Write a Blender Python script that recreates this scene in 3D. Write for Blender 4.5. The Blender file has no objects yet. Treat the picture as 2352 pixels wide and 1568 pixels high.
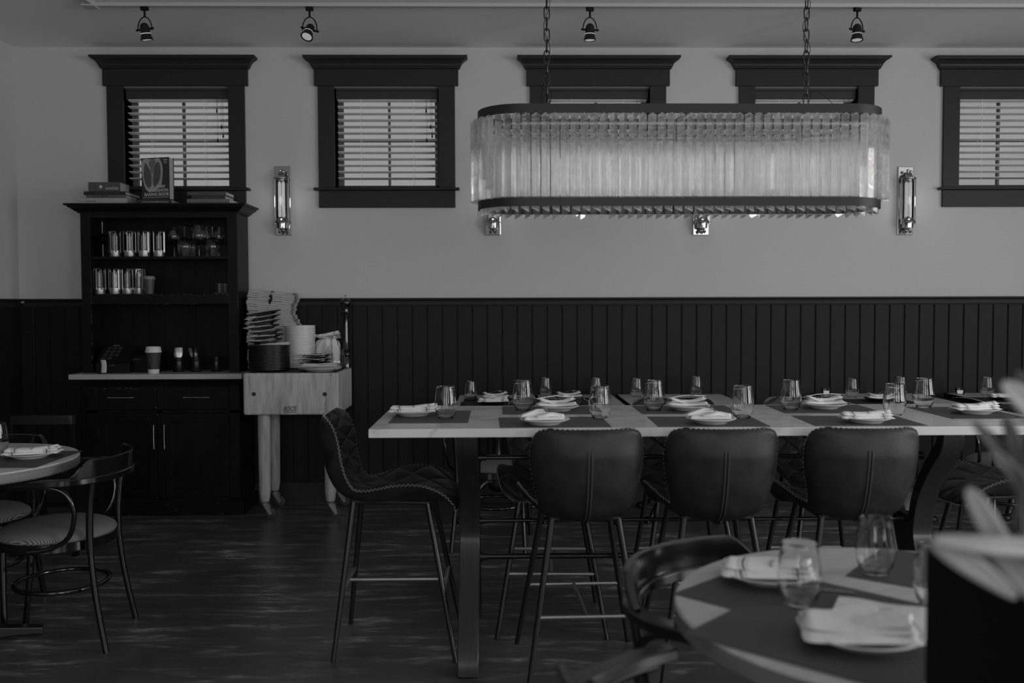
import bpy, bmesh, math, random
from math import sin, cos, pi, radians as rad
from mathutils import Vector, Matrix
random.seed(7)
scn = bpy.context.scene
COL = scn.collection
# ---------------------------------------------------------------- camera
F = 2130.0; H = 1.363
def basis(yaw=rad(0.8), pit=rad(2.25), rol=rad(0.17)):
    fw = Vector((sin(yaw)*cos(pit), cos(yaw)*cos(pit), -sin(pit)))
    r = Vector((cos(yaw), -sin(yaw), 0)); u = r.cross(fw)
    return cos(rol)*r - sin(rol)*u, sin(rol)*r + cos(rol)*u, fw
R_, U_, FW_ = basis()
def at(px, py, y=None, z=None):
    """the world point on the plane y=.. or z=.. seen at a pixel of the 2352x1568 frame (used for measuring)"""
    d = R_*((px-1176)/F) - U_*((py-784)/F) + FW_
    t = y/d.y if y is not None else (z-H)/d.z
    return Vector((0, 0, H)) + d*t
cam_d = bpy.data.cameras.new('camera'); cam = bpy.data.objects.new('camera', cam_d); COL.objects.link(cam)
m = Matrix((R_, U_, -FW_)).transposed().to_4x4(); m.translation = Vector((0, 0, H)); cam.matrix_world = m
cam_d.sensor_width = 36; cam_d.lens = F*36/2352; cam_d.clip_start = 0.05
cam_d.dof.use_dof = True; cam_d.dof.focus_distance = 4.6; cam_d.dof.aperture_fstop = 2.3
scn.camera = cam
# ---------------------------------------------------------------- world, light, exposure
w = bpy.data.worlds.new('World'); scn.world = w; w.use_nodes = True
w.node_tree.nodes['Background'].inputs[0].default_value = (1, 1, 1, 1)
w.node_tree.nodes['Background'].inputs[1].default_value = 0.305
vs = scn.view_settings; vs.view_transform = 'Standard'; vs.look = 'None'; vs.gamma = 1; vs.use_curve_mapping = False
vs.exposure = 0.0
def area(name, loc, rot, sx, sy, p):
    l = bpy.data.lights.new(name, 'AREA'); l.shape = 'RECTANGLE'; l.size = sx; l.size_y = sy; l.energy = p
    o = bpy.data.objects.new(name, l); COL.objects.link(o); o.location = loc; o.rotation_euler = rot; return o
# daylight entering through the street windows on the right and behind the camera
for k, yy in enumerate((0.2, 2.6)):
    area('window_daylight', (6.48, yy, 1.80), (0, rad(100), 0), 2.3, 1.7, (185, 78)[k])
for k, xx in enumerate((-1.6, 1.2, 4.0)):
    area('window_daylight', (xx, -3.30, 1.80), (rad(104), 0, 0), 1.7, 2.3, (34, 72, 78)[k])
scn.cycles.max_bounces = 14; scn.cycles.transparent_max_bounces = 24; scn.cycles.transmission_bounces = 12
scn.cycles.sample_clamp_indirect = 2.0; scn.cycles.use_denoising = True
scn.cycles.caustics_refractive = True; scn.cycles.blur_glossy = 0.1
# ---------------------------------------------------------------- materials
def nt(name):
    mm = bpy.data.materials.new(name); mm.use_nodes = True
    return mm, mm.node_tree.nodes, mm.node_tree.links, mm.node_tree.nodes['Principled BSDF']
def g3(v): return (v, v, v, 1)
def mat(name, c, rough=.5, metal=0, spec=.5, noise=None, bump=0, bscale=60, trans=0, ior=1.45, sub=None):
    """noise=(scale, stretch xyz, low, high) multiplies the colour"""
    mm, N, L, B = nt(name)
    B.inputs['Base Color'].default_value = g3(c); B.inputs['Roughness'].default_value = rough
    B.inputs['Metallic'].default_value = metal; B.inputs['Specular IOR Level'].default_value = spec
    B.inputs['Transmission Weight'].default_value = trans; B.inputs['IOR'].default_value = ior
    tc = N.new('ShaderNodeTexCoord')
    if noise:
        sc, st, lo, hi = noise
        mp = N.new('ShaderNodeMapping'); mp.inputs['Scale'].default_value = st
        no = N.new('ShaderNodeTexNoise'); no.inputs['Scale'].default_value = sc; no.inputs['Detail'].default_value = 6
        no.inputs['Roughness'].default_value = .6
        mr = N.new('ShaderNodeMapRange'); mr.inputs['From Min'].default_value = .3; mr.inputs['From Max'].default_value = .7
        mr.inputs['To Min'].default_value = c*lo; mr.inputs['To Max'].default_value = c*hi
        L.new(tc.outputs['Object'], mp.inputs[0]); L.new(mp.outputs[0], no.inputs[0]); L.new(no.outputs[0], mr.inputs[0])
        L.new(mr.outputs[0], B.inputs['Base Color'])
    if bump:
        nb = N.new('ShaderNodeTexNoise'); nb.inputs['Scale'].default_value = bscale; nb.inputs['Detail'].default_value = 4
        bp = N.new('ShaderNodeBump'); bp.inputs['Strength'].default_value = bump; bp.inputs['Distance'].default_value = .004
        L.new(tc.outputs['Object'], nb.inputs[0]); L.new(nb.outputs[0], bp.inputs['Height']); L.new(bp.outputs[0], B.inputs['Normal'])
    return mm
def emit(name, s, c=1):
    mm, N, L, B = nt(name); B.inputs['Base Color'].default_value = g3(.05)
    B.inputs['Emission Color'].default_value = g3(c); B.inputs['Emission Strength'].default_value = s; return mm
def thin_glass(name, gl=.08, tint=.95, extra=0):
    mm, N, L, B = nt(name)
    t = N.new('ShaderNodeBsdfTransparent'); t.inputs[0].default_value = g3(tint)
    g = N.new('ShaderNodeBsdfGlossy'); g.inputs['Roughness'].default_value = .03
    fr = N.new('ShaderNodeFresnel'); fr.inputs[0].default_value = 1.4
    x = N.new('ShaderNodeMixShader'); L.new(fr.outputs[0], x.inputs[0]); L.new(t.outputs[0], x.inputs[1]); L.new(g.outputs[0], x.inputs[2])
    out = N['Material Output'] if 'Material Output' in N else None
    L.new(x.outputs[0], out.inputs[0]); return mm
def crystal(name):
    """seeded crystal: clear refracting glass clouded by bubbles that scatter the lamp light"""
    mm, N, L, B = nt(name)
    g = N.new('ShaderNodeBsdfGlass'); g.inputs['Roughness'].default_value = .03; g.inputs['IOR'].default_value = 1.45
    t = N.new('ShaderNodeBsdfTranslucent'); t.inputs[0].default_value = g3(.9)
    tr = N.new('ShaderNodeBsdfTransparent')
    tc = N.new('ShaderNodeTexCoord'); no = N.new('ShaderNodeTexNoise'); no.inputs['Scale'].default_value = 35; no.inputs['Detail'].default_value = 3
    mr = N.new('ShaderNodeMapRange'); mr.inputs['From Min'].default_value = .35; mr.inputs['From Max'].default_value = .65
    mr.inputs['To Min'].default_value = .10; mr.inputs['To Max'].default_value = .30
    L.new(tc.outputs['Object'], no.inputs[0]); L.new(no.outputs[0], mr.inputs[0])
    x = N.new('ShaderNodeMixShader'); L.new(mr.outputs[0], x.inputs[0]); L.new(g.outputs[0], x.inputs[1]); L.new(t.outputs[0], x.inputs[2])
    x2 = N.new('ShaderNodeMixShader'); x2.inputs[0].default_value = .3; L.new(x.outputs[0], x2.inputs[1]); L.new(tr.outputs[0], x2.inputs[2])
    L.new(x2.outputs[0], N['Material Output'].inputs[0]); return mm
def math_node(N, L, op, a, b=None):
    n = N.new('ShaderNodeMath'); n.operation = op
    for i, v in enumerate((a, b)):
        if v is None: continue
        if isinstance(v, (int, float)): n.inputs[i].default_value = v
        else: L.new(v, n.inputs[i])
    return n.outputs[0]
def quilt_mat(name, c, nu, nv, thread):
    """diamond quilting from the UV map: bump plus a pale thread on the seams"""
    mm, N, L, B = nt(name); B.inputs['Roughness'].default_value = .5; B.inputs['Specular IOR Level'].default_value = .35
    uv = N.new('ShaderNodeUVMap'); sp = N.new('ShaderNodeSeparateXYZ'); L.new(uv.outputs[0], sp.inputs[0])
    M = lambda op, a, b=None: math_node(N, L, op, a, b)
    U = M('MULTIPLY', sp.outputs[0], nu); V = M('MULTIPLY', sp.outputs[1], nv)
    a = M('ABSOLUTE', M('SINE', M('MULTIPLY', M('ADD', U, V), pi))); b = M('ABSOLUTE', M('SINE', M('MULTIPLY', M('SUBTRACT', U, V), pi)))
    d = M('MINIMUM', a, b)
    line = M('LESS_THAN', d, .045)
    no = N.new('ShaderNodeTexNoise'); no.inputs['Scale'].default_value = 18; no.inputs['Detail'].default_value = 5
    tc = N.new('ShaderNodeTexCoord'); L.new(tc.outputs['Object'], no.inputs[0])
    mr = N.new('ShaderNodeMapRange'); mr.inputs['From Min'].default_value = .3; mr.inputs['From Max'].default_value = .7
    mr.inputs['To Min'].default_value = c*.75; mr.inputs['To Max'].default_value = c*1.3; L.new(no.outputs[0], mr.inputs[0])
    mx = N.new('ShaderNodeMix'); mx.data_type = 'FLOAT'; L.new(line, mx.inputs[0]); L.new(mr.outputs[0], mx.inputs[2]); mx.inputs[3].default_value = thread
    L.new(mx.outputs[0], B.inputs['Base Color'])
    bp = N.new('ShaderNodeBump'); bp.inputs['Strength'].default_value = 1; bp.inputs['Distance'].default_value = .012
    L.new(M('POWER', d, .5), bp.inputs['Height']); L.new(bp.outputs[0], B.inputs['Normal'])
    return mm
def stripe_mat(name, c1, c2, freq, axis='X', width=.5, rough=.8, coord='Object', bump=.0, rot=0, sharp=True):
    mm, N, L, B = nt(name); B.inputs['Roughness'].default_value = rough; B.inputs['Specular IOR Level'].default_value = .2
    tc = N.new('ShaderNodeTexCoord'); mp = N.new('ShaderNodeMapping'); mp.inputs['Rotation'].default_value = (0, 0, rot)
    L.new(tc.outputs[coord], mp.inputs[0])
    sp = N.new('ShaderNodeSeparateXYZ'); L.new(mp.outputs[0], sp.inputs[0])
    M = lambda op, a, b=None: math_node(N, L, op, a, b)
    fr = M('FRACT', M('MULTIPLY', sp.outputs[{'X': 0, 'Y': 1, 'Z': 2}[axis]], freq))
    ln = M('LESS_THAN', fr, width)
    mx = N.new('ShaderNodeMix'); mx.data_type = 'FLOAT'; L.new(ln, mx.inputs[0]); mx.inputs[2].default_value = c1; mx.inputs[3].default_value = c2
    L.new(mx.outputs[0], B.inputs['Base Color'])
    return mm
def napkin_mat(name, c=.62):
    """white cloth; woven stripes near both ends, laid out along the UV length"""
    mm, N, L, B = nt(name); B.inputs['Roughness'].default_value = .9; B.inputs['Specular IOR Level'].default_value = .1
    uv = N.new('ShaderNodeUVMap'); sp = N.new('ShaderNodeSeparateXYZ'); L.new(uv.outputs[0], sp.inputs[0])
    M = lambda op, a, b=None: math_node(N, L, op, a, b)
    s = M('ABSOLUTE', M('SUBTRACT', sp.outputs[0], .5))
    def band(lo, hi): return M('MULTIPLY', M('GREATER_THAN', s, lo), M('LESS_THAN', s, hi))
    dark = band(.28, .315); pale = M('ADD', band(.24, .265), band(.33, .365))
    v = M('SUBTRACT', M('SUBTRACT', c, M('MULTIPLY', dark, c*.75)), M('MULTIPLY', pale, c*.3))
    L.new(v, B.inputs['Base Color'])
    no = N.new('ShaderNodeTexNoise'); no.inputs['Scale'].default_value = 60; tc = N.new('ShaderNodeTexCoord'); L.new(tc.outputs['Object'], no.inputs[0])
    bp = N.new('ShaderNodeBump'); bp.inputs['Strength'].default_value = .3; bp.inputs['Distance'].default_value = .004
    L.new(no.outputs[0], bp.inputs['Height']); L.new(bp.outputs[0], B.inputs['Normal'])
    return mm
def marble_mat(name, c):
    mm, N, L, B = nt(name); B.inputs['Roughness'].default_value = .22
    tc = N.new('ShaderNodeTexCoord'); mp = N.new('ShaderNodeMapping'); mp.inputs['Scale'].default_value = (.8, 1.6, 1.6); mp.inputs['Rotation'].default_value = (0, 0, .5)
    no = N.new('ShaderNodeTexNoise'); no.inputs['Scale'].default_value = 2.2; no.inputs['Detail'].default_value = 7; no.inputs['Distortion'].default_value = .8
    L.new(tc.outputs['Object'], mp.inputs[0]); L.new(mp.outputs[0], no.inputs[0])
    M = lambda op, a, b=None: math_node(N, L, op, a, b)
    d = M('ABSOLUTE', M('SUBTRACT', no.outputs[0], .5))
    mr = N.new('ShaderNodeMapRange'); mr.inputs['From Min'].default_value = 0; mr.inputs['From Max'].default_value = .035
    mr.inputs['To Min'].default_value = c*.78; mr.inputs['To Max'].default_value = c; L.new(d, mr.inputs[0]); L.new(mr.outputs[0], B.inputs['Base Color'])
    return mm
def floor_mat():
    mm, N, L, B = nt('worn_dark_floor'); tc = N.new('ShaderNodeTexCoord')
    M = lambda op, a, b=None: math_node(N, L, op, a, b)
    def noise(scale, st, det=6):
        mp = N.new('ShaderNodeMapping'); mp.inputs['Scale'].default_value = st
        no = N.new('ShaderNodeTexNoise'); no.inputs['Scale'].default_value = scale; no.inputs['Detail'].default_value = det; no.inputs['Roughness'].default_value = .65
        L.new(tc.outputs['Object'], mp.inputs[0]); L.new(mp.outputs[0], no.inputs[0]); return no.outputs[0]
    def rng(v, a, b, c, d):
        r = N.new('ShaderNodeMapRange'); r.inputs[1].default_value = a; r.inputs[2].default_value = b; r.inputs[3].default_value = c; r.inputs[4].default_value = d
        L.new(v, r.inputs[0]); return r.outputs[0]
    streak = noise(2.4, (1.0, 5.5, 1), 10); cloud = noise(1.3, (1, 1, 1), 5); fine = noise(11, (1, 3, 1), 9)
    s = M('MULTIPLY', M('MULTIPLY', rng(streak, .50, .68, 0, 1), rng(fine, .44, .60, .1, 1)), rng(cloud, .38, .6, .25, 1.1))
    col = M('ADD', rng(cloud, .3, .7, .045, .10), M('MULTIPLY', s, .42))
    L.new(col, B.inputs['Base Color'])
    L.new(rng(streak, .4, .7, .30, .46), B.inputs['Roughness'])
    B.inputs['Specular IOR Level'].default_value = .4
    bp = N.new('ShaderNodeBump'); bp.inputs['Strength'].default_value = .15; bp.inputs['Distance'].default_value = .01
    L.new(streak, bp.inputs['Height']); L.new(bp.outputs[0], B.inputs['Normal'])
    return mm
M_WALL = mat('wall_plaster', .53, .9, spec=.15, bump=.05, bscale=120)
M_WALLD = mat('unseen_wall_darkened', .16, .85, spec=.15)  # unseen walls, colour darkened so reflections in the glasses keep their contrast
M_TRACK = mat('track_paint', .45, .6)
M_CEIL = mat('ceiling_paint', .82, .9, spec=.1)
M_FLOOR = floor_mat()
M_TRIM = mat('charcoal_trim', .021, .45, spec=.3)
M_WAIN = mat('charcoal_panelling', .011, .5, spec=.2)
M_BLKW = mat('black_painted_wood', .006, .4, spec=.2, noise=(14, (1, 1, .3), .6, 1.5), bump=.15, bscale=25)
M_BLK = mat('black_lacquer', .006, .14, spec=1.0)
M_BLKM = mat('black_matte', .005, .6, spec=.25)
M_IRON = mat('black_iron', .008, .3, spec=.6)
M_STEEL = mat('dark_steel_tube', .012, .3, spec=.6)
M_BAR = mat('worn_steel_bar', .32, .4, metal=.85)
M_BRUSH = mat('brushed_steel', .42, .38, metal=.9)
M_SEAM = mat('seam_leather_highlit', .04, .5)  # lighter than the shell leather: the seam's highlight is put into its colour
M_CHROME = mat('polished_nickel', .42, .14, metal=1)
M_SILVER = mat('cutlery_steel', .32, .3, metal=1)
M_WOOD = mat('pale_maple', .44, .55, spec=.3, noise=(5, (7, 7, .9), .6, 1.2), bump=.1)
M_WOODD = mat('maple_dark_plug', .025, .6)
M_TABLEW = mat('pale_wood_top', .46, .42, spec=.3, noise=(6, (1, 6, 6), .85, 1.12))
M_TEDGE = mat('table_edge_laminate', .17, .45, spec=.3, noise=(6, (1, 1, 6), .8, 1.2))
M_TRESTLE = mat('trestle_wood', .02, .24, spec=.6, noise=(5, (12, 1, 1), .8, 1.2))
M_MARBLE = marble_mat('quartz_top', .58)
M_MARB2 = mat('counter_stone', .38, .35, noise=(5, (1, 1, 1), .85, 1.1))
M_PLATE = mat('white_china', .70, .22, noise=None)
M_BPLATE = mat('black_stoneware', .012, .35)
M_NAP = napkin_mat('striped_cloth', .78)
M_NAPP = mat('plain_cloth', .72, .9, spec=.1, noise=(30, (1, 1, 1), .9, 1.05), bump=.3)
M_MAT = stripe_mat('woven_placemat', .085, .045, 140, 'X', .5, rough=.55)
M_GLASS = mat('clear_glass', 1.0, 0.0, trans=1, ior=1.45)
M_PANE = thin_glass('window_glass', tint=1.0)
M_TUBEG = thin_glass('thin_tube_glass', tint=.9)
M_CRYS = crystal('seeded_crystal')
M_LEA = mat('dark_leather', .019, .45, spec=.35, noise=(11, (1, 1, 1), .5, 1.5), bump=.12, bscale=160)
M_QUILT = quilt_mat('quilted_leather', .018, 7.0, 3.5, .075)
M_THREAD = mat('pale_thread', .26, .8)
M_SEATF = stripe_mat('ribbed_fabric', .24, .06, 190, 'X', .42, rot=rad(20))
M_BULB = emit('lamp_glow', .42); M_BULBC = emit('chandelier_bulb_glow', .3); M_SPOT = emit('spot_lens_glow', .3)
M_BLIND = mat('blind_slat', .8, .6, spec=.2)
M_BLINDD = mat('blind_head', .035, .5, spec=.3)
M_SASH = mat('sash_paint', .12, .6)
M_LIDW = mat('white_plastic', .6, .45); M_CUP = mat('dark_paper', .035, .6); M_PAPER = mat('white_paper', .5, .8)
M_PAGE = mat('page_block', .42, .9, noise=(40, (.05, .05, 8), .8, 1.1))
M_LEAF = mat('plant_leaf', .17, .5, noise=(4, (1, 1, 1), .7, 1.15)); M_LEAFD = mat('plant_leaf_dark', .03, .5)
M_SOIL = mat('soil', .01, .95, bump=.6, bscale=40)
M_RUB = mat('grey_rubber', .045, .6); M_OUT = mat('street_ground', .25, .9)
M_KEY = mat('grey_keys', .035, .5); M_TXT = mat('pale_lettering', .5, .7); M_TXT2 = mat('dim_lettering', .09, .7)
def cover(name, c): return mat(name, c, .5, noise=(12, (1, 1, 1), .9, 1.1))
# ---------------------------------------------------------------- mesh helpers
class MB:
    def __init__(s): s.v = []; s.f = []; s.uv = {}
    def add(s, vs_, fs, uvs=None):
        o = len(s.v); s.v += [Vector(p) for p in vs_]; s.f += [tuple(i+o for i in q) for q in fs]
        if uvs:
            for i, q in enumerate(uvs): s.uv[o+i] = q
        return s
    def box(s, a, b):
        (x0, y0, z0), (x1, y1, z1) = a, b
        p = [(x0,y0,z0),(x1,y0,z0),(x1,y1,z0),(x0,y1,z0),(x0,y0,z1),(x1,y0,z1),(x1,y1,z1),(x0,y1,z1)]
        return s.add(p, [(0,3,2,1),(4,5,6,7),(0,1,5,4),(1,2,6,5),(2,3,7,6),(3,0,4,7)])
    def cbox(s, c, d): return s.box([c[i]-d[i]/2 for i in range(3)], [c[i]+d[i]/2 for i in range(3)])
    def tube(s, pts, r, n=10, closed=False, flat=None, up=None, cap=True):
        """round (or flat=(w,h) rectangular-ish) tube along pts"""
        P = [Vector(p) for p in pts]; k = len(P); rs = r if isinstance(r, (list, tuple)) else [r]*k
        vs_ = []; pv = None
        for i in range(k):
            a = P[(i-1) % k] if closed or i > 0 else P[i]; b = P[(i+1) % k] if closed or i < k-1 else P[i]
            t = (b-a).normalized()
            if up is not None: nrm = Vector(up)
            elif pv is None: nrm = Vector((0, 0, 1)) if abs(t.z) < .9 else Vector((1, 0, 0))
            else: nrm = pv
            nrm = (nrm - t*nrm.dot(t)).normalized(); pv = nrm; bi = t.cross(nrm)
            if flat:
                w_, h_ = flat; 
                for (cu, cv) in ((-1,-1),(1,-1),(1,1),(-1,1)): vs_.append(P[i] + bi*(cu*w_/2) + nrm*(cv*h_/2))
            else:
                for j in range(n):
                    q = 2*pi*j/n; vs_.append(P[i] + (nrm*cos(q) + bi*sin(q))*rs[i])
        nn = 4 if flat else n; fs = []
        for i in range(k if closed else k-1):
            for j in range(nn):
                a = i*nn+j; b = i*nn+(j+1) % nn; c = ((i+1) % k)*nn+(j+1) % nn; d = ((i+1) % k)*nn+j
                fs.append((a, b, c, d))
        if not closed and cap: fs.append(tuple(range(nn-1, -1, -1))); fs.append(tuple((k-1)*nn+j for j in range(nn)))
        return s.add(vs_, fs)
    def cyl(s, a, b, r, n=16, r2=None): return s.tube([a, b], [r, r if r2 is None else r2], n)
    def lathe(s, prof, n=28, c=(0, 0, 0), M=None, closed=False):
        c = Vector(c); vs_ = []; k = len(prof)
        for (r, z) in prof:
            for j in range(n):
                q = 2*pi*j/n; p = Vector((max(r, 1e-5)*cos(q), max(r, 1e-5)*sin(q), z))
                if M: p = M @ p
                vs_.append(c+p)
        fs = []
        for i in range(k if closed else k-1):
            for j in range(n):
                i2 = (i+1) % k; fs.append((i*n+j, i*n+(j+1) % n, i2*n+(j+1) % n, i2*n+j))
        if not closed:
            if prof[0][0] > 1e-4: fs.append(tuple(range(n-1, -1, -1)))
            if prof[-1][0] > 1e-4: fs.append(tuple((k-1)*n+j for j in range(n)))
        return s.add(vs_, fs)
    def prism(s, poly, axis, a, b):
        """poly: 2D points; axis 'x','y','z' the extrusion direction"""
        def P(p, t):
            return {'x': (t, p[0], p[1]), 'y': (p[0], t, p[1]), 'z': (p[0], p[1], t)}[axis]
        n = len(poly); vs_ = [P(p, a) for p in poly] + [P(p, b) for p in poly]
        fs = [tuple(range(n-1, -1, -1)), tuple(range(n, 2*n))] + [(i, (i+1) % n, n+(i+1) % n, n+i) for i in range(n)]
        return s.add(vs_, fs)
    def grid(s, fn, nu, nv, closed_v=False):
        vs_ = []; uv = []
        for i in range(nu+1):
            for j in range(nv+1): vs_.append(fn(i/nu, j/nv)); uv.append((i/nu, j/nv))
        fs = [(i*(nv+1)+j, (i+1)*(nv+1)+j, (i+1)*(nv+1)+j+1, i*(nv+1)+j+1) for i in range(nu) for j in range(nv)]
        return s.add(vs_, fs, uv)
    def build(s, name, m_, parent=None, world=False, smooth=False, bevel=0, kind=None, solid=0, subd=0):
        me = bpy.data.meshes.new(name); off = Vector(parent.location) if (world and parent is not None) else Vector((0, 0, 0))
        me.from_pydata([p-off for p in s.v], [], s.f); me.update()
        bm = bmesh.new(); bm.from_mesh(me); bmesh.ops.remove_doubles(bm, verts=bm.verts, dist=1e-6) if not s.uv else None
        bmesh.ops.recalc_face_normals(bm, faces=bm.faces); bm.to_mesh(me); bm.free()
        if s.uv:
            ul = me.uv_layers.new(name='UVMap')
            for l in me.loops: ul.data[l.index].uv = s.uv.get(l.vertex_index, (0, 0))
        if smooth:
            for p in me.polygons: p.use_smooth = True
            try: me.set_sharp_from_angle(angle=rad(smooth if smooth is not True else 40))
            except Exception: pass
        me.materials.append(m_)
        o = bpy.data.objects.new(name, me); COL.objects.link(o)
        if parent is not None: o.parent = parent
        if kind: o['kind'] = kind
        if solid: q = o.modifiers.new('solid', 'SOLIDIFY'); q.thickness = solid; q.offset = 0
        if bevel:
            q = o.modifiers.new('bevel', 'BEVEL'); q.width = bevel; q.segments = 2; q.limit_method = 'ANGLE'; q.angle_limit = rad(40)
        if subd: q = o.modifiers.new('sub', 'SUBSURF'); q.levels = subd; q.render_levels = subd
        return o
def thing(name, label, cat, loc=(0, 0, 0), rz=0, group=None):
    o = bpy.data.objects.new(name, None); COL.objects.link(o); o.location = loc; o.rotation_euler = (0, 0, rz)
    o.empty_display_size = .1; return tag(o, label, cat, group)
def tag(o, label, cat, group=None):
    o['label'] = label; o['category'] = cat
    if group: o['group'] = group
    return o
def struct(name, mb, m_, **k):
    o = mb.build(name, m_, **k); 
    if o.parent is None: o['kind'] = 'structure'
    return o
def dup(root, loc, rz=0, label=None, group=None, rot=None, scale=None):
    def cp(o, par):
        c = o.copy(); COL.objects.link(c); c.parent = par
        for ch in list(kids.get(o.name, [])): cp(ch, c)
        return c
    kids = {}
    def walk(o):
        kids[o.name] = list(o.children)
        for ch in o.children: walk(ch)
    walk(root); r = cp(root, None); r.location = loc; r.rotation_euler = rot if rot else (0, 0, rz)
    if scale: r.scale = scale
    if label: r['label'] = label
    if group: r['group'] = group
    return r
class Proto:
    """first placement moves the original, later ones copy it"""
    def __init__(s, root, cat): s.root = root; s.used = False; s.cat = cat
    def put(s, loc, rz=0, label=None, group=None, rot=None, scale=None):
        if not s.used:
            s.used = True; r = s.root; r.location = loc; r.rotation_euler = rot if rot else (0, 0, rz)
            if scale: r.scale = scale
        else: r = dup(s.root, loc, rz, rot=rot, scale=scale)
        tag(r, label, s.cat)
        if group: r['group'] = group
        elif 'group' in r: del r['group']
        return r
def text(name, body, size, loc, rot, parent, m_, align='CENTER', extrude=.0004, shear=0, world=True, sx=1, bold=0):
    cu = bpy.data.curves.new(name, 'FONT'); cu.body = body; cu.size = size; cu.align_x = align; cu.align_y = 'CENTER'; cu.extrude = extrude
    cu.shear = shear; cu.offset = bold
    t = bpy.data.objects.new('tmp', cu); COL.objects.link(t)
    me = bpy.data.meshes.new_from_object(t.evaluated_get(bpy.context.evaluated_depsgraph_get())); bpy.data.objects.remove(t)
    o = bpy.data.objects.new(name, me); COL.objects.link(o); me.materials.clear(); me.materials.append(m_)
    o.parent = parent; o.location = Vector(loc) - (Vector(parent.location) if world else Vector((0, 0, 0))); o.rotation_euler = rot; o.scale = (sx, 1, 1)
    return o
def smooth_path(pts, k=6, closed=False):
    P = [Vector(p) for p in pts]; n = len(P); out = []
    for i in range(n if closed else n-1):
        g = (lambda j: P[j % n]) if closed else (lambda j: P[min(max(j, 0), n-1)])
        a, b, c, d = g(i-1), g(i), g(i+1), g(i+2)
        for t in range(k):
            u = t/k; out.append(.5*((2*b) + (c-a)*u + (2*a-5*b+4*c-d)*u*u + (3*b-a-3*c+d)*u**3))
    if not closed: out.append(P[-1])
    return out
# ================================================================= THE ROOM
YW = 6.43; XL = -3.295; XR = 6.2; YF = -3.0; ZC = 3.125
b = MB().box((XL-.2, YF-.2, -.15), (XR+.2, YW+.2, 0)); struct('floor', b, M_FLOOR)
b = MB().box((XL-.2, YF-.2, ZC), (XR+.2, YW+.2, ZC+.15)); struct('ceiling', b, M_CEIL)
ZW = lambda py: at(890, py, y=6.42).z
WX = [-2.666, -1.232, .218, 1.656, 3.073, 4.5]       # left casing edges
CW = .935; IN = .112
z_top = ZW(198); z_bot = ZW(432)
def wall_with_openings(ax, c0, c1, a0, a1, holes, z0, z1, zt=ZC):
    """wall slab between c0..c1 on the other axis with holes [(a,b)] from z0 to z1"""
    mb = MB()
    def B(p, q, r, t):
        if ax == 'x': mb.box((p, c0, r), (q, c1, t))
        else: mb.box((c0, p, r), (c1, q, t))
    B(a0, a1, 0, z0); B(a0, a1, z1, zt); e = a0
    for (h0, h1) in holes: B(e, h0, z0, z1); e = h1
    B(e, a1, z0, z1); return mb
struct('wall_back', wall_with_openings('x', YW, YW+.2, XL-.2, XR+.2, [(x+IN, x+CW-IN) for x in WX], z_bot, z_top), M_WALL)
struct('wall_left', MB().box((XL-.2, YF, 0), (XL, YW, ZC)), M_WALL)
struct('wall_right', wall_with_openings('y', XR, XR+.2, YF, YW, [(-.65, 1.05), (1.75, 3.45)], .7, 2.8), M_WALLD)
struct('wall_front', wall_with_openings('x', YF-.2, YF, XL, XR, [(-2.45, -.75), (.35, 2.05), (3.15, 4.85)], .7, 2.8), M_WALLD)
# street windows behind the camera / to the right: frames with mullions
nw = 7
for (a, b_) in [(-.65, 1.05), (1.75, 3.45)]:
    mb = MB(); x = XR+.06
    for p in (a, (a+b_)/2-.03, b_-.06): mb.box((x, p, .7), (x+.06, p+.06, 2.8))
    for q in (.7, 2.0, 2.74): mb.box((x, a, q), (x+.06, b_, q+.06))
    struct('window_%d' % nw, mb, M_TRIM); nw += 1
for (a, b_) in [(-2.45, -.75), (.35, 2.05), (3.15, 4.85)]:
    mb = MB(); y = YF-.12
    for p in (a, (a+b_)/2-.03, b_-.06): mb.box((p, y, .7), (p+.06, y+.06, 2.8))
    for q in (.7, 2.0, 2.74): mb.box((a, y, q), (b_, y+.06, q+.06))
    struct('window_%d' % nw, mb, M_TRIM); nw += 1
# wainscot: beadboard planks with open V grooves, cap rail, baseboard
z_rail = ZW(684)
mb = MB(); x = -.912 - .1037*30
while x < XR:
    x0 = max(x+.0025, XL); x1 = min(x+.1037-.0025, XR)
    if x1 > x0+.01: mb.prism([(x0, YW), (x0, YW-.010), (x0+.004, YW-.014), (x1-.004, YW-.014), (x1, YW-.010), (x1, YW)], 'z', 0, z_rail-.046)
    x += .1037
mb.box((XL, YW-.006, 0), (XR, YW, z_rail-.03))
struct('trim_1', mb, M_WAIN)
mb = MB(); y = YF
while y < YW-.02:
    y1 = min(y+.1012, YW-.014); mb.box((XL, y+.002, 0), (XL+.014, y1, z_rail-.046)); y += .1037
mb.box((XL, YF, 0), (XL+.006, YW-.014, z_rail-.03)); struct('trim_2', mb, M_WAIN)
prof = [(0, 0), (-.014, 0), (-.018, .012), (-.020, .028), (-.014, .032), (-.014, .036), (-.036, .043), (-.040, .048), (-.040, .056), (0, .056)]
mb = MB().prism([(YW+p[0]-.012*(p[1] < .03), z_rail-.056+p[1]) for p in prof], 'x', XL+.04, XR); struct('trim_3', mb, M_TRIM)
mb = MB().prism([(XL-p[0], z_rail-.056+p[1]) for p in prof], 'y', YF, YW-.014); struct('trim_4', mb, M_TRIM)
struct('baseboard_back', MB().box((XL+.03, YW-.032, 0), (XR, YW-.014, .14)), M_TRIM)
struct('baseboard_left', MB().box((XL+.014, YF, 0), (XL+.032, YW-.032, .14)), M_TRIM)
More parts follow.
